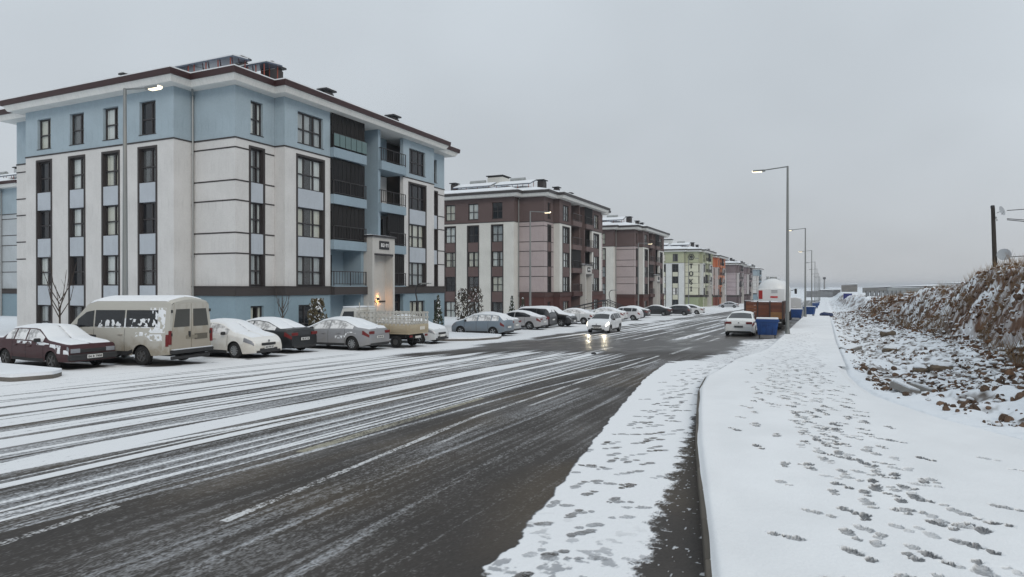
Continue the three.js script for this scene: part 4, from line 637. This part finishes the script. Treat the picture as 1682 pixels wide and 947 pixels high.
makeCar('roadside_sedan', 'white sedan seen from behind, parked by the blue dumpster', SP.sedan, place(-4.75, 44.9), AWAY, { paint: grime(.68, .7, .7, .2, 361, [.35, .33, .3]), plate: '58 AB 214', plateEnd: -1, badge: -1, plateMat: std(rgb(.12, .12, .12), .6), snow: [[-.75, .35, 2.1, .02]] });

// truck with a wooden bed, seen from behind
{
  const X = -4.05, u = 52, y = gY(X, u), t = thing('wooden_bed_truck', 'truck with reddish brown wooden bed standing beyond the white sedan', 'truck', [X, y, -u], 0);
  const mw = [[.17, .06, .035], [.22, .085, .045], [.12, .045, .03], [.3, .15, .06]].map(c => std(rgb(...c), .75, { map: dirtTex })), mi = std(rgb(.045, .03, .028), .7), q = rng(5);
  for (let b = 0; b < 3; b++) for (let r = 0; r < 5; r++) mesh('tailgate_plank', boxUV(box(.8, .23, .05, -.84 + b * .84, .93 + r * .245, .02 - .01 * q()), 1), mw[r < 2 && b !== 1 ? 3 * (q() < .5) + 0 : Math.floor(q() * 3)], t);
  for (const x of [-1.27, -.42, .42, 1.27]) mesh('tailgate_post', box(.08, 1.32, .09, x, 1.43, .03), mi, t);
  for (const s of [-1, 1]) for (let r = 0; r < 5; r++) mesh('side_plank', boxUV(box(.05, .23, 6.4, s * 1.3, .93 + r * .245, -3.2)), mw[(r + 1) % 3], t);
  for (const s of [-1, 1]) for (let k = 0; k < 5; k++) mesh('side_post', box(.07, 1.32, .1, s * 1.34, 1.43, -.1 - k * 1.55), mi, t);
  mesh('bed_floor', bx(-1.25, 1.25, .72, .8, -6.4, -.05), mi, t); mesh('load_snow', gridGeo(10, 20, (s, v) => [lerp(-1.24, 1.24, s), 1.88 + .14 * fbm(s * 5, v * 12, 3, 7), -lerp(.06, 6.35, v), s, v]), MSnow, t);
  mesh('rim_snow', [rbox(2.66, .05, .09, .02, 0, 2.12, .02, 1)], MSnow, t);
  mesh('chassis', [bx(-.5, -.35, .5, .72, -8, 0), bx(.35, .5, .5, .72, -8, 0), bx(-1.1, 1.1, .38, .5, -.1, .05)], MBlack, t);
  mesh('cab', [rbox(2.3, 1.5, 1.6, .12, 0, 1.2, -7.5)], std(rgb(.1, .03, .03), .5), t);
  const wg = new THREE.LatheGeometry([[.22, -.14], [.44, -.14], [.47, -.1], [.47, .1], [.44, .14], [.22, .14]].map(p => new THREE.Vector2(...p)), 20).rotateZ(Math.PI / 2);
  for (const z of [-1.5, -6.9]) for (const s of [-1, 1]) { const w = mesh('wheel', wg, MTyre, t); w.position.set(s * 1.0, .47, z); mesh('rim', cyl(.23, .23, .2, 14).rotateZ(Math.PI / 2), MRimDark, w); }
  for (const s of [-1, 1]) mesh('mudflap', box(.5, .5, .02, s * 1.0, .42, -.8), MRubber, t);
  for (const s of [-1, 1]) mesh('tail_light', box(.3, .1, .04, s * .85, .55, .03), MRed, t);
  CARS_BARE.push([X - 1.3, X + 1.3, u, u + 7]);
}
// tanker
{
  const X = -4.25, u = 63, t = thing('tanker_truck', 'white tanker with rounded tank and rear cabinet behind the wooden truck', 'truck', place(X, u), 0), mw = grime(.66, .67, .66, .25, 371, [.4, .38, .34]), W = std(rgb(.68, .69, .69), .35);
  const pr = [[0, 0], [.5, .05], [.9, .2], [1.18, .45], [1.3, .8], [1.3, 6], [1.15, 6.5], [.6, 6.8], [0, 6.9]].map(p => new THREE.Vector2(...p));
  mesh('tank', new THREE.LatheGeometry(pr, 36).rotateX(-Math.PI / 2).translate(0, 2.75, 0), W, t);
  const cb = mesh('rear_cabinet', rbox(2.2, 1.05, .7, .06, 0, 2.6, .28), W, t);
  mesh('red_panel', rbox(.32, .75, .03, .01, -.88, 2.6, .64), std(rgb(.32, .015, .012), .5), cb);
  mesh('notice', [box(.5, .08, .02, .25, 2.93, .64), box(.5, .04, .02, .25, 2.78, .64)], std(rgb(.2, .2, .22), .6), cb); mesh('notice', box(.6, .16, .02, .22, 2.4, .64), std(rgb(.5, .06, .06), .6), cb);
  mesh('manhole', [cyl(.3, .3, .2, 16, 0, 4.08, -2), cyl(.12, .12, .3, 10, -.4, 4.05, -.9)], MSteel, t); mesh('snow_cover', new THREE.CylinderGeometry(1.33, 1.33, 5.2, 20, 1, true, -.5, 1).rotateX(-Math.PI / 2).translate(0, 2.75, -3.4), MSnow, t);
  mesh('chassis', [bx(-.5, .5, .7, 1.3, -8.6, .5)], MBlack, t); mesh('rear_bumper', rbox(2.3, .18, .12, .03, 0, .7, .6), MDark, t); mesh('cab', rbox(2.3, 2.4, 1.8, .15, 0, 2.0, -8.3), W, t);
  const wg = new THREE.LatheGeometry([[.24, -.26], [.47, -.26], [.5, -.2], [.5, .2], [.47, .26], [.24, .26]].map(p => new THREE.Vector2(...p)), 18).rotateZ(Math.PI / 2);
  for (const z of [-1, -2.3, -8]) for (const s of [-1, 1]) { const w = mesh('wheel', wg, MTyre, t); w.position.set(s * .95, .5, z); mesh('rim', cyl(.25, .25, .3, 12).rotateZ(Math.PI / 2), MRimDark, w); }
  for (const s of [-1, 1]) { const p = mesh('mirror', [bar(V(s * 1.15, 2.9, -7.6), V(s * 1.6, 3.0, -7.5), .03), rbox(.22, .5, .1, .03, s * 1.66, 2.85, -7.5)], MDark, t); }
}
makeCar('distant_van', 'small pale van on the right roadside far past the tanker', SP.van, place(-4.2, 112), AWAY, { category: 'van', paint: paint(.5, .5, .5), detail: 0, snow: snowAll(2.55) });

// ---------------------------------------------------------------- dumpsters
function dumpster(label, X, u, y, turn = 0) {
  const t = thing('dumpster', label, 'dumpster', [X, y, -u], turn, 'blue rubbish containers'), mb = std(rgb(.008, .06, .24), .5, { map: dirtTex });
  const g = new THREE.BoxGeometry(1.22, .82, .9, 1, 1, 1), p = g.attributes.position; for (let i = 0; i < p.count; i++) if (p.getY(i) < 0) { p.setX(i, p.getX(i) * .82); p.setZ(i, p.getZ(i) * .72); } g.computeVertexNormals();
  const b = mesh('bin_body', g.translate(0, .6, 0), mb, t); mesh('lip', [box(1.3, .07, .06, 0, .99, .46), box(1.3, .07, .06, 0, .99, -.46), box(.06, .07, .86, .62, .99, 0), box(.06, .07, .86, -.62, .99, 0)], mb, b);
  mesh('rib', [-.35, 0, .35].map(x => box(.04, .7, .03, x * .95, .6, .415).rotateX(0)), mb, b); mesh('stencil', [box(.36, .035, .01, 0, .76, .435), cyl(.09, .09, .01, 14).rotateX(Math.PI / 2).translate(0, .56, .415)], std(rgb(.008, .04, .16), .6), b);
  mesh('lid', rbox(1.24, .12, .9, .05, 0, 1.05, 0), mb, t); mesh('snow_cover', rbox(1.2, .09, .86, .04, 0, 1.13, 0), MSnow, t);
  for (const a of [-1, 1]) for (const c of [-1, 1]) { const w = mesh('castor', [cyl(.09, .09, .05, 12).rotateZ(Math.PI / 2).translate(a * .42, .09, c * .27), box(.07, .1, .08, a * .42, .17, c * .27)], MRubber, t); }
  for (const a of [-1, 1]) mesh('trunnion', [cyl(.035, .035, .16, 8).rotateZ(Math.PI / 2).translate(a * .68, .9, 0)], MSteel, t);
  return t;
}
dumpster('blue dumpster with snowy lid beside the nearest street lamp', -3.05, 41.6, gU(41.6) + .01, .06);
dumpster('blue dumpster past the wooden bed truck at the kerb', -2.85, 78, gU(78), .1);
dumpster('blue dumpster on the footway next to the second street lamp', -1.7, 88, gU(88) + .15, -.2);
dumpster('tiny far blue dumpster on the footway beyond the second lamp', -1.9, 150, gU(150) + .15, .2);
dumpster('farthest blue dumpster along the footway', -1.9, 190, gU(190) + .15, 0);

// ---------------------------------------------------------------- street lamps
const MPole = std(rgb(.27, .29, .3), .5, { metalness: .35, map: dirtTex }), MLampGlow = std(rgb(1, .9, .7), .4, { emissive: rgb(1, .84, .55), emissiveIntensity: 2.2 });
function streetLamp(label, X, u, y, dir, lit, sticker) { // dir -1: arm reaches toward -X
  const t = thing('street_lamp', label, 'street lamp', [X, y, -u], dir > 0 ? 0 : Math.PI, dir > 0 ? 'street lamps before the blocks' : 'street lamps along the footway'), H = dir > 0 ? 10.45 : 10.1;
  mesh('pole', [bar(V(0, 0, 0), V(0, H, 0), .115, 10, .06)], MPole, t); mesh('base_plate', [box(.42, .03, .42, 0, .02, 0), cyl(.16, .13, .3, 10, 0, .16, 0)], MPole, t); mesh('inspection_door', box(.02, .5, .14, .112, 1.0, 0), MSteel, t);
  mesh('arm', [bar(V(0, H - .03, 0), V(1.35, H - .15, 0), .035, 8)], MPole, t);
  const hd = mesh('lamp_head', rbox(.72, .11, .26, .04, 1.62, H - .17, 0), MPole, t);
  mesh('lens', rbox(.5, .05, .2, .02, 1.7, H - .235, 0), lit ? MLampGlow : MLens, hd);
  if (lit) { mesh('end_cap', rbox(.04, .09, .2, .02, 1.99, H - .19, 0), MLampGlow, hd); const l = new THREE.SpotLight(0xffd8a0, 10, 30, 1.1, .8, 2); l.position.set(1.7, H - .33, 0); l.target.position.set(1.7, 0, 0); l.castShadow = true; t.add(l, l.target); }
  if (sticker) mesh('sticker', box(.03, .24, .15, -.0, 2.1, .11), std(rgb(.5, .33, .02), .6), t);
  return t;
}
streetLamp('lit street lamp before the blue block, its pole behind the van', -24.6, 17.2, gY(-24.6, 17.2), 1, 1, 1);
streetLamp('street lamp before the dark brown block', -24.6, 56.6, gY(-24.6, 56.6), 1, 1);
streetLamp('street lamp before the second brown block', -24.6, 96, gY(-24.6, 96), 1, 1);
streetLamp('street lamp before the green block', -24.6, 135.6, gY(-24.6, 135.6), 1, 0);
['nearest street lamp on the footway, lit, beside the blue dumpster', 'second street lamp on the footway, past the tanker', 'third street lamp along the footway', 'fourth street lamp along the footway', 'fifth street lamp along the footway', 'sixth street lamp along the footway', 'seventh street lamp along the footway', 'eighth street lamp along the footway'].forEach((l, i) => { const u = 43.4 + i * 39.6; streetLamp(l, -2.05, u, gU(u) + .14, -1, i < 3); });
function pathLamp(label, X, u) { const t = thing('path_lamp', label, 'path lamp', place(X, u), 0, 'low path lamps'); mesh('post', new THREE.TubeGeometry(new THREE.CatmullRomCurve3([V(0, 0, 0), V(0, 2.2, 0), V(-.12, 2.9, 0), V(.05, 3.4, 0), V(.5, 3.5, 0)]), 20, .05, 7), MDark, t); mesh('lamp_head', rbox(.75, .09, .3, .04, .75, 3.5, 0), MSteel, t); }
pathLamp('low curved path lamp before the right end of the blue block', -26.6, 40.8); pathLamp('low curved path lamp before the second brown block', -26.6, 88.5);
// wall lamp in the portal of the blue block
{ const t = thing('wall_lamp', 'lit wall lamp in the entrance portal of the blue block', 'wall lamp', [-29.46, gY(-25, 38.8) + 2.35, -39.95]); mesh('body', [cyl(.09, .07, .2, 10, .1, 0, 0), box(.06, .06, .05, .03, 0, 0)], MDark, t); mesh('bulb', cyl(.055, .055, .02, 10, .1, -.115, 0), MLampGlow, t); const l = new THREE.PointLight(0xffb060, .9, 6, 2); l.position.set(.12, -.2, 0); l.castShadow = true; t.add(l); const l2 = new THREE.PointLight(0xffb060, .35, 6, 2); l2.position.set(.12, .18, 0); mesh('bulb', cyl(.06, .06, .02, 10, .1, .115, 0), MLampGlow, t); t.add(l2); }

// ---------------------------------------------------------------- kerbed islands in the parking area
function island(label, pts, h = .14) {
  const t = thing('planting_island', label, 'traffic island', [0, 0, 0]); const c = pts.reduce((a, p) => [a[0] + p[0] / pts.length, a[1] + p[1] / pts.length], [0, 0]); const sh = new THREE.Shape(); const q = pts.map(p => new THREE.Vector2(p[0], p[1])); sh.setFromPoints(new THREE.CatmullRomCurve3(pts.map(p => V(p[0], p[1], 0)), true, 'catmullrom', .12).getPoints(60).map(p => new THREE.Vector2(p.x, p.y)));
  const g = new THREE.ExtrudeGeometry(sh, { depth: .4, bevelEnabled: false }).rotateX(-Math.PI / 2), P = g.attributes.position; for (let i = 0; i < P.count; i++) P.setY(i, P.getY(i) - .4 + h - .02 + gY(P.getX(i), -P.getZ(i))); mesh('kerb_ring', boxUV(g), std(rgb(.16, .15, .14), .9, { map: dirtTex }), t);
  const s = new THREE.ExtrudeGeometry(sh, { depth: .03, bevelEnabled: true, bevelSize: .0, bevelThickness: .03, bevelSegments: 2 }).rotateX(-Math.PI / 2), S = s.attributes.position; for (let i = 0; i < S.count; i++) S.setY(i, S.getY(i) + h + .01 + gY(S.getX(i), -S.getZ(i))); s.computeVertexNormals(); mesh('snow_cover', s, MSnow, t);
}
island('snow topped kerbed island at the left edge, before the red sedan', [[-23.2, 10.6], [-20.4, 10.9], [-20.2, 11.9], [-20.9, 12.55], [-27, 12.6], [-27, 10.5]]);
island('long snow covered island left of the blue grey hatchback', [[-25, 33.2], [-19.6, 33.0], [-18.4, 34.2], [-18.0, 36.5], [-18.6, 38.2], [-20, 38.7], [-25, 38.7]]);

// ---------------------------------------------------------------- right-hand side: clods, rocks, utility pole, far sheds
function rockGeo(seed, flat = 1, det = 2) { const g = new THREE.IcosahedronGeometry(1, det), p = g.attributes.position; for (let i = 0; i < p.count; i++) { const v = V(p.getX(i), p.getY(i), p.getZ(i)), n = .72 + .5 * fbm(v.x * 1.3 + seed * 3.1, v.y * 1.3 + v.z * 1.7 + seed, 3, seed); p.setXYZ(i, v.x * n, v.y * n * flat, v.z * n); } g.computeVertexNormals(); return g; }
const soilMap = dataTex(256, 256, (i, j) => { const a = tileFbm(i, j, 256, 8, 5, 101), v = .65 + (a - .5) * .9; return [v, v * .95, v * .88]; });
{
  const r = rng(99), MClod = std(rgb(1, 1, 1), .95, { map: soilMap }), M4 = new THREE.Matrix4(), Q = new THREE.Quaternion(), E = new THREE.Euler();
  const spots = [], caps = [];
  for (let k = 0; k < 26000; k++) {
    const u = 8 + Math.pow(r(), 1.7) * 112, t = toeX(u), w = walkR(u), bank = r() < .5; let X = bank ? t - .8 + r() * 5.2 : w + .25 + r() * (t - w);
    if (u < 16 && X < w + .5) continue;
    if (!bank && (fbm(X * .9, u * .6, 3, 131) < .5 || r() < .5)) continue;
    const s = (bank ? .025 + .12 * Math.pow(r(), 3) : .02 + .09 * Math.pow(r(), 3.5)) * (u > 60 ? 1.4 : 1), y = ht(X, u);
    spots.push([X, y + s * .1, u, s, bank]); if (r() < (bank ? .3 : .6)) caps.push([X + (r() - .5) * s * .5, y + s * (.45 + .15 * r()), u + (r() - .5) * s * .4, s * (.75 + .35 * r())]);
  }
  for (let k = 0; k < 2600; k++) { const u = 11.5 + r() * 14, w = walkR(u), X = w + .5 + r() * 5; if (fbm(X * 1.4, u * 1.4, 3, 134) < .42) continue; const s = .02 + .09 * Math.pow(r(), 3), y = ht(X, u); spots.push([X, y + s * .1, u, s, 0]); if (r() < .5) caps.push([X, y + s * .5, u, s * .9]); }
  const mk = (name, label, list, g, m, col, flat) => { const I = new THREE.InstancedMesh(g, m, list.length); I.name = name; I.castShadow = I.receiveShadow = true; I.userData = { kind: 'stuff', label, category: name === 'clods' ? 'earth' : 'snow' }; list.forEach((p, i) => { E.set(flat ? (r() - .5) * .5 : r() * 6, r() * 6, flat ? (r() - .5) * .5 : r() * 6); M4.compose(V(p[0], p[1], -p[2]), Q.setFromEuler(E), V(p[3] * (.8 + .5 * r()), p[3] * (flat ? .7 : .8), p[3] * (.8 + .5 * r()))); I.setMatrixAt(i, M4); const c = col(p); I.setColorAt(i, c); }); scene.add(I); };
  mk('clods', 'brown earth clods and stones scattered over bank and rubble', spots, rockGeo(3, .8, 1), MClod, p => { const q = .55 + .7 * r(), red = p[4] ? fbm(p[0] * .7, p[2] * .4, 3, 123) : .2; return rgb(lerp(.17, .26, red) * q, lerp(.12, .13, red) * q, lerp(.09, .062, red) * q); }, false);
  mk('snow_clumps', 'small clumps of snow caught on the clods of the bank', caps, rockGeo(5, .6, 1), MSnow, () => rgb(1, 1, 1), true);
}
{ // dry stalks standing on the bank
  const r = rng(321), g = []; for (let k = 0; k < 5; k++) { const a = r() * 6.28, l = .25 + .25 * r(); g.push(bar(V(0, 0, 0), V(Math.cos(a) * l * .4, l, Math.sin(a) * l * .4), .006, 3, .002)); }
  const I = new THREE.InstancedMesh(join(g), std(rgb(.22, .14, .07), .95), 2600), M4 = new THREE.Matrix4(), Q = new THREE.Quaternion(), E = new THREE.Euler(); I.name = 'dry_stalks'; I.castShadow = I.receiveShadow = true; I.userData = { kind: 'stuff', label: 'dry brown stalks growing on the bank', category: 'dry grass' };
  for (let i = 0; i < 2600; i++) { let X, u, n = 0; do { u = 20 + Math.pow(r(), 1.4) * 70; X = toeX(u) - .3 + r() * 6; } while (fbm(X * .8, u * .4, 3, 133) < .5 && n++ < 20); E.set(0, r() * 6, 0); const s = .6 + r(); M4.compose(V(X, ht(X, u) - .03, -u), Q.setFromEuler(E), V(s, s, s)); I.setMatrixAt(i, M4); }
  scene.add(I);
}
const MStone = std(rgb(.2, .16, .12), .92, { map: soilMap }), MConc = std(rgb(.26, .25, .24), .9, { map: dirtTex });
function boulder(label, X, u, s, seed, slab) { const t = thing(slab ? 'broken_slab' : 'boulder', label, slab ? 'slab' : 'rock', [X, ht(X, u), -u], seed); if (slab) { mesh('slab', boxUV(rbox(1.1 * s, .14, .6 * s, .02, 0, .1, 0).rotateZ(.18).rotateX(.22)), MConc, t); mesh('snow_cover', rbox(1.0 * s, .05, .5 * s, .02, 0, .19, 0).rotateZ(.18).rotateX(.22), MSnow, t); } else { mesh('stone', rockGeo(seed, .7).scale(s, s, s).translate(0, s * .3, 0), MStone, t); mesh('snow_cover', rockGeo(seed + 1, .35).scale(s * .85, s * .8, s * .85).translate(0, s * .72, 0), MSnow, t); } }
boulder('larger snow capped boulder in the rubble below the bank', 3.25, 24.4, .36, 41); boulder('smaller brown boulder just left of the larger snow capped one', 2.75, 24.6, .27, 47); boulder('tilted dark slab lying at the edge of the footway', 1.6, 17.4, .55, 2.2, 1); boulder('second tilted slab beside the dark one, nearer the boulders', 2.0, 17.9, .5, 2.5, 1);
boulder('snowy boulder half way up the rubble near the bank toe', 2.6, 34, .32, 53); boulder('brown rock at the right picture edge beside the footway', 3.9, 14.4, .34, 59); boulder('flat snow topped rock far along beneath the bank', 3.4, 46, .45, 61);
boulder('broken slab at the footway edge far along', 1.0, 33, .8, .9, 1);
// utility pole with two dishes and its wires
{
  const X = 13.1, u = 70, y = landY(X, u) - .3, t = thing('utility_pole', 'dark wooden utility pole with two dishes on top of the bank', 'utility pole', [X, y, -u]), H = 8.9 - y;
  mesh('pole', bar(V(.25, 0, 0), V(0, H, 0), .2, 10, .15), std(rgb(.035, .027, .022), .9, { map: dirtTex }), t);
  const dish = (yy, x, tilt, r) => { const g = new THREE.LatheGeometry([...Array(8).keys()].map(k => new THREE.Vector2(k / 7 * r, .18 * r * (k / 7) ** 2)), 24).rotateX(Math.PI / 2 - .3).rotateY(tilt); const d = mesh('dish', g.translate(x, yy, .25), std(rgb(.32, .34, .36), .5, { side: THREE.DoubleSide }), t); mesh('dish_arm', [bar(V(x - .3, yy - .15, .1), V(x, yy, .25), .03), bar(V(x, yy - r * .8, .35), V(x + .1, yy - .05, .75), .018)], MSteel, d); };
  dish(H - .35, .55, .9, .42); dish(H - 4.1, .75, -.25, .52); mesh('lamp', rbox(.3, .3, .25, .08, -.02, H + .05, 0), MDark, t); mesh('insulator', [cyl(.05, .05, .16, 8, .2, H - .9, .2), cyl(.05, .05, .16, 8, .25, H - 1.1, .2)], MSteel, t);
  const wire = (label, y0, y1, sag) => { const c = new THREE.CatmullRomCurve3([0, .25, .5, .75, 1].map(q => V(X + 1 + q * 34, lerp(y0, y1, q) - sag * 4 * q * (1 - q), -u - q * 6))); const w = mesh('overhead_wire', new THREE.TubeGeometry(c, 40, .035, 5), MDark); w.userData = { label, category: 'wire', group: 'wires from the utility pole' }; };
  wire('topmost wire rising right from the utility pole', 8.6, 13.5, 1.0); wire('upper of the two sagging wires right of the utility pole', 7.9, 7.2, 1.0); wire('lower of the two sagging wires right of the utility pole', 7.8, 6.6, 1.1); wire('thin lowest wire rising right of the lower dish', 4.6, 8.2, .4);
}
// things far out on the plain
function shed(label, X, u, w, h, d, c, name = 'shed', roofSnow = 1, n = 6) {
  const y = landY(X, u) - .2, t = thing(name, label, name === 'container' ? 'container' : 'shed', [X, y, -u]); const m = std(rgb(...c), .7, { map: dirtTex });
  mesh('wall', [bx(-w / 2, w / 2, 0, h, -d, 0)], m, t); for (let k = 0; k <= n; k++) mesh('wall_rib', box(.12, h, .1, lerp(-w / 2, w / 2, k / n), h / 2, .05), m, t);
  if (roofSnow) mesh('roof', new THREE.CylinderGeometry(.01, d * .62, w + .4, 3, 1).rotateZ(Math.PI / 2).scale(1, .18, 1).translate(0, h + .08 * d, -d / 2), MSnow, t);
}
shed('long low pale shed on the horizon left of the heap', 36, 348, 20, 3.2, 8, [.3, .32, .33], 'shed', 1, 8); shed('second long grey shed adjoining the pale one', 58, 352, 20, 3.4, 8, [.26, .28, .3], 'shed', 1, 8);
shed('small blue container on the plain', 7.2, 265, 2.6, 2.1, 2.2, [.01, .02, .22], 'container', 0, 5); shed('low grey shed right of the blue container', 26, 420, 14, 3, 6, [.2, .2, .2]); shed('dark low shed far off beside the mast', 2.5, 460, 12, 4, 6, [.14, .14, .15]); shed('distant grey hut behind the blue container', 14, 480, 9, 4.5, 6, [.2, .19, .18]); shed('distant hall farthest right on the horizon', 95, 620, 40, 5, 15, [.3, .31, .32]); shed('pale grey hall just past the last footway lamp', -3, 430, 14, 3.6, 8, [.22, .23, .25]);
{ // fence of grey sheets
  const t = thing('sheet_fence', 'grey metal sheet fence on the snow before the horizon sheds', 'fence', [7.6, landY(8.5, 165) - .1, -150], -.35), m = [0, 1].map(k => std(rgb(.2 + .04 * k, .21 + .04 * k, .22 + .04 * k), .5, { metalness: .4 }));
  for (let k = 0; k < 9; k++) { mesh('fence_sheet', box(.05, 1.5, 1.9, k * .22, .75, -k * 2.0), m[k % 2], t); mesh('fence_post', box(.1, 1.7, .1, k * .22, .85, -k * 2 + 1), MDark, t); }
}
{ const t = thing('mast', 'slim distant mast with a cabin on top past the footway lamps', 'mast', [-.6, -4.3, -560]); mesh('shaft', bar(V(0, 0, 0), V(0, 12, 0), .7, 8, .45), std(rgb(.2, .2, .2), .7), t); mesh('cabin', [cyl(.7, 1.1, .6, 10, 0, 12, 0), cyl(1.1, 1.0, 1.0, 10, 0, 12.8, 0)], MDark, t); }
{ const X = 14.2, u = 101, t = thing('beam_heap', 'yellowish heap dusted with snow on the bank crest', 'heap', [X, landY(X, u) + .45, -u], .25), m = [std(rgb(.36, .22, .07), .8), std(rgb(.25, .15, .06), .8)]; for (let k = 0; k < 5; k++) mesh('beam', boxUV(box(2.6 - .3 * k, .22, .25, -.2 + .15 * k, .15 + (k % 2) * .24, -.3 * (k >> 1)).rotateZ(.04 * k)), m[k % 2], t); mesh('snow_cover', rbox(2.2, .12, .9, .05, -.1, .5, -.3), MSnow, t); mesh('support', box(2.4, .5, .8, -.1, -.2, -.3), MDark, t); }
{ const X = -.2, u = 90, t = thing('tarpaulin_bundle', 'dark blue tarpaulin bundle with snow at the right edge of the footway', 'bundle', [X + .3, gU(u) + .1, -u]); mesh('tarpaulin', rockGeo(71, .5).scale(.8, .7, .6).translate(0, .2, 0), std(rgb(.015, .03, .09), .6), t); mesh('snow_cover', rockGeo(72, .3).scale(.6, .5, .5).translate(.2, .45, 0), MSnow, t); }

// ---------------------------------------------------------------- planting before the blocks
const MBark = std(rgb(.06, .045, .035), .95);
function sapling(label, X, u, H, seed) {
  const t = thing('bare_sapling', label, 'tree', place(X, u), 0, 'bare saplings before the blocks'), r = rng(seed); mesh('trunk', bar(V(0, 0, 0), V(.04, H * .5, .02), .045, 7, .03), MBark, t);
  const b = []; for (let k = 0; k < 9; k++) { const y = H * (.35 + .03 * k), a = k * 2.4 + r(), p0 = V(.03, y, .01), p1 = V(Math.cos(a) * H * .09, y + H * .16, Math.sin(a) * H * .09), p2 = V(Math.cos(a) * H * (.1 + .05 * r()), y + H * (.3 + .14 * r()), Math.sin(a) * H * (.1 + .05 * r())); b.push(bar(p0, p1, .022, 5, .015), bar(p1, p2, .015, 5, .005)); for (let q = 0; q < 2; q++) { const c = p1.clone().lerp(p2, .3 + .3 * q); b.push(bar(c, c.clone().add(V((r() - .5) * .3, .3, (r() - .5) * .3)), .008, 4, .003)); } }
  mesh('branches', b, MBark, t);
}
sapling('bare sapling rising left of the minibus before the blue block', -27.2, 16.3, 3.9, 1); sapling('bare sapling before the blue wall, above the black sedan', -27, 28, 3.1, 2); sapling('thin bare sapling in the gap left of the silver sedan', -26, 58, 3, 3);
const MLeaf = [std(rgb(.035, .045, .025), .9), std(rgb(.075, .06, .03), .9), std(rgb(.05, .04, .03), .9)];
function shrub(label, X, u, H, W, kind, seed) { // upright evergreen: trunk, many small leaf tufts, bits of snow
  const t = thing('evergreen_shrub', label, 'shrub', place(X, u), seed, 'evergreens before the blocks'), r = rng(seed * 31); mesh('trunk', bar(V(0, 0, 0), V(0, H * .9, 0), .05, 6, .012), MBark, t);
  const L = [], S = []; for (let k = 0; k < 420; k++) { const y = Math.pow(r(), .8), rad = W * (kind ? .55 + .45 * Math.sin(y * 3) : (1 - y) * .95 + .06) * Math.sqrt(r()), a = r() * 6.28, s = .05 + .1 * r(), p = V(Math.cos(a) * rad, .15 + y * H * .95, Math.sin(a) * rad), g = new THREE.TetrahedronGeometry(s).scale(.5, 1.5, .5).rotateX((r() - .5) * 1.8).rotateZ((r() - .5) * 1.8).translate(p.x, p.y, p.z); (r() < .14 ? S : L).push(g); }
  mesh('foliage', L, MLeaf[kind], t); mesh('snow_tufts', S, MSnow, t);
}
shrub('brownish conifer before the wide ground floor window of the blue block', -28, 31.9, 2.3, .55, 1, 2); shrub('dark slim evergreen at the right end of the blue block', -27.4, 45, 2.6, .5, 0, 3);
shrub('snow flecked evergreen left of two before the brown block', -27.2, 48.6, 3.2, .75, 2, 4); shrub('snow flecked evergreen right of two before the brown block', -27.6, 51.4, 3.4, .8, 2, 5); shrub('dark shrub above the blue grey hatchback', -27.4, 58.6, 2.6, .5, 0, 6); shrub('low evergreen by the first window of the brown block', -28.2, 63, 2.4, .5, 0, 7);
{ // ramp railings at the brown block's entrance
  const t = thing('ramp_railing', 'dark handrails of the sloping ramp before the brown block entrance', 'railing', place(-26.6, 76)); for (const z of [0, -1.6]) { mesh('handrail', [bar(V(-1.5, 1.2, z), V(2.6, 1.9 + .3, z - 1.5), .05), bar(V(2.6, 2.2, z - 1.5), V(5.2, .95, z - 3), .05), bar(V(-1.5, .8, z), V(2.6, 1.8, z - 1.5), .03), bar(V(2.6, 1.8, z - 1.5), V(5.2, .55, z - 3), .03)], MDark, t); for (let k = 0; k < 6; k++) mesh('post', bar(V(-1.4 + k * 1.28, 0, z - k * .58), V(-1.4 + k * 1.28, k < 4 ? 1.2 + k * .3 : 2.2 - (k - 3) * .62, z - k * .58), .035), MDark, t); }
  mesh('ramp', [bx(-1.5, 3, 0, .9, -3.4, .2)], std(rgb(.2, .1, .09), .9), t); mesh('snow_cover', rbox(4.4, .06, 3.5, .02, .75, .93, -1.6), MSnow, t);
}
// curb side litter on the carriageway
{ const o = mesh('road_clod', rockGeo(81, .5).scale(.12, .1, .08).translate(-8.6, gY(-8.6, 26.3) + .03, -26.3), MDark); o.userData = { label: 'dark clod lying on the bare lane before the oncoming car', category: 'clod' }; }

layRoads();
renderer.render(scene, camera);
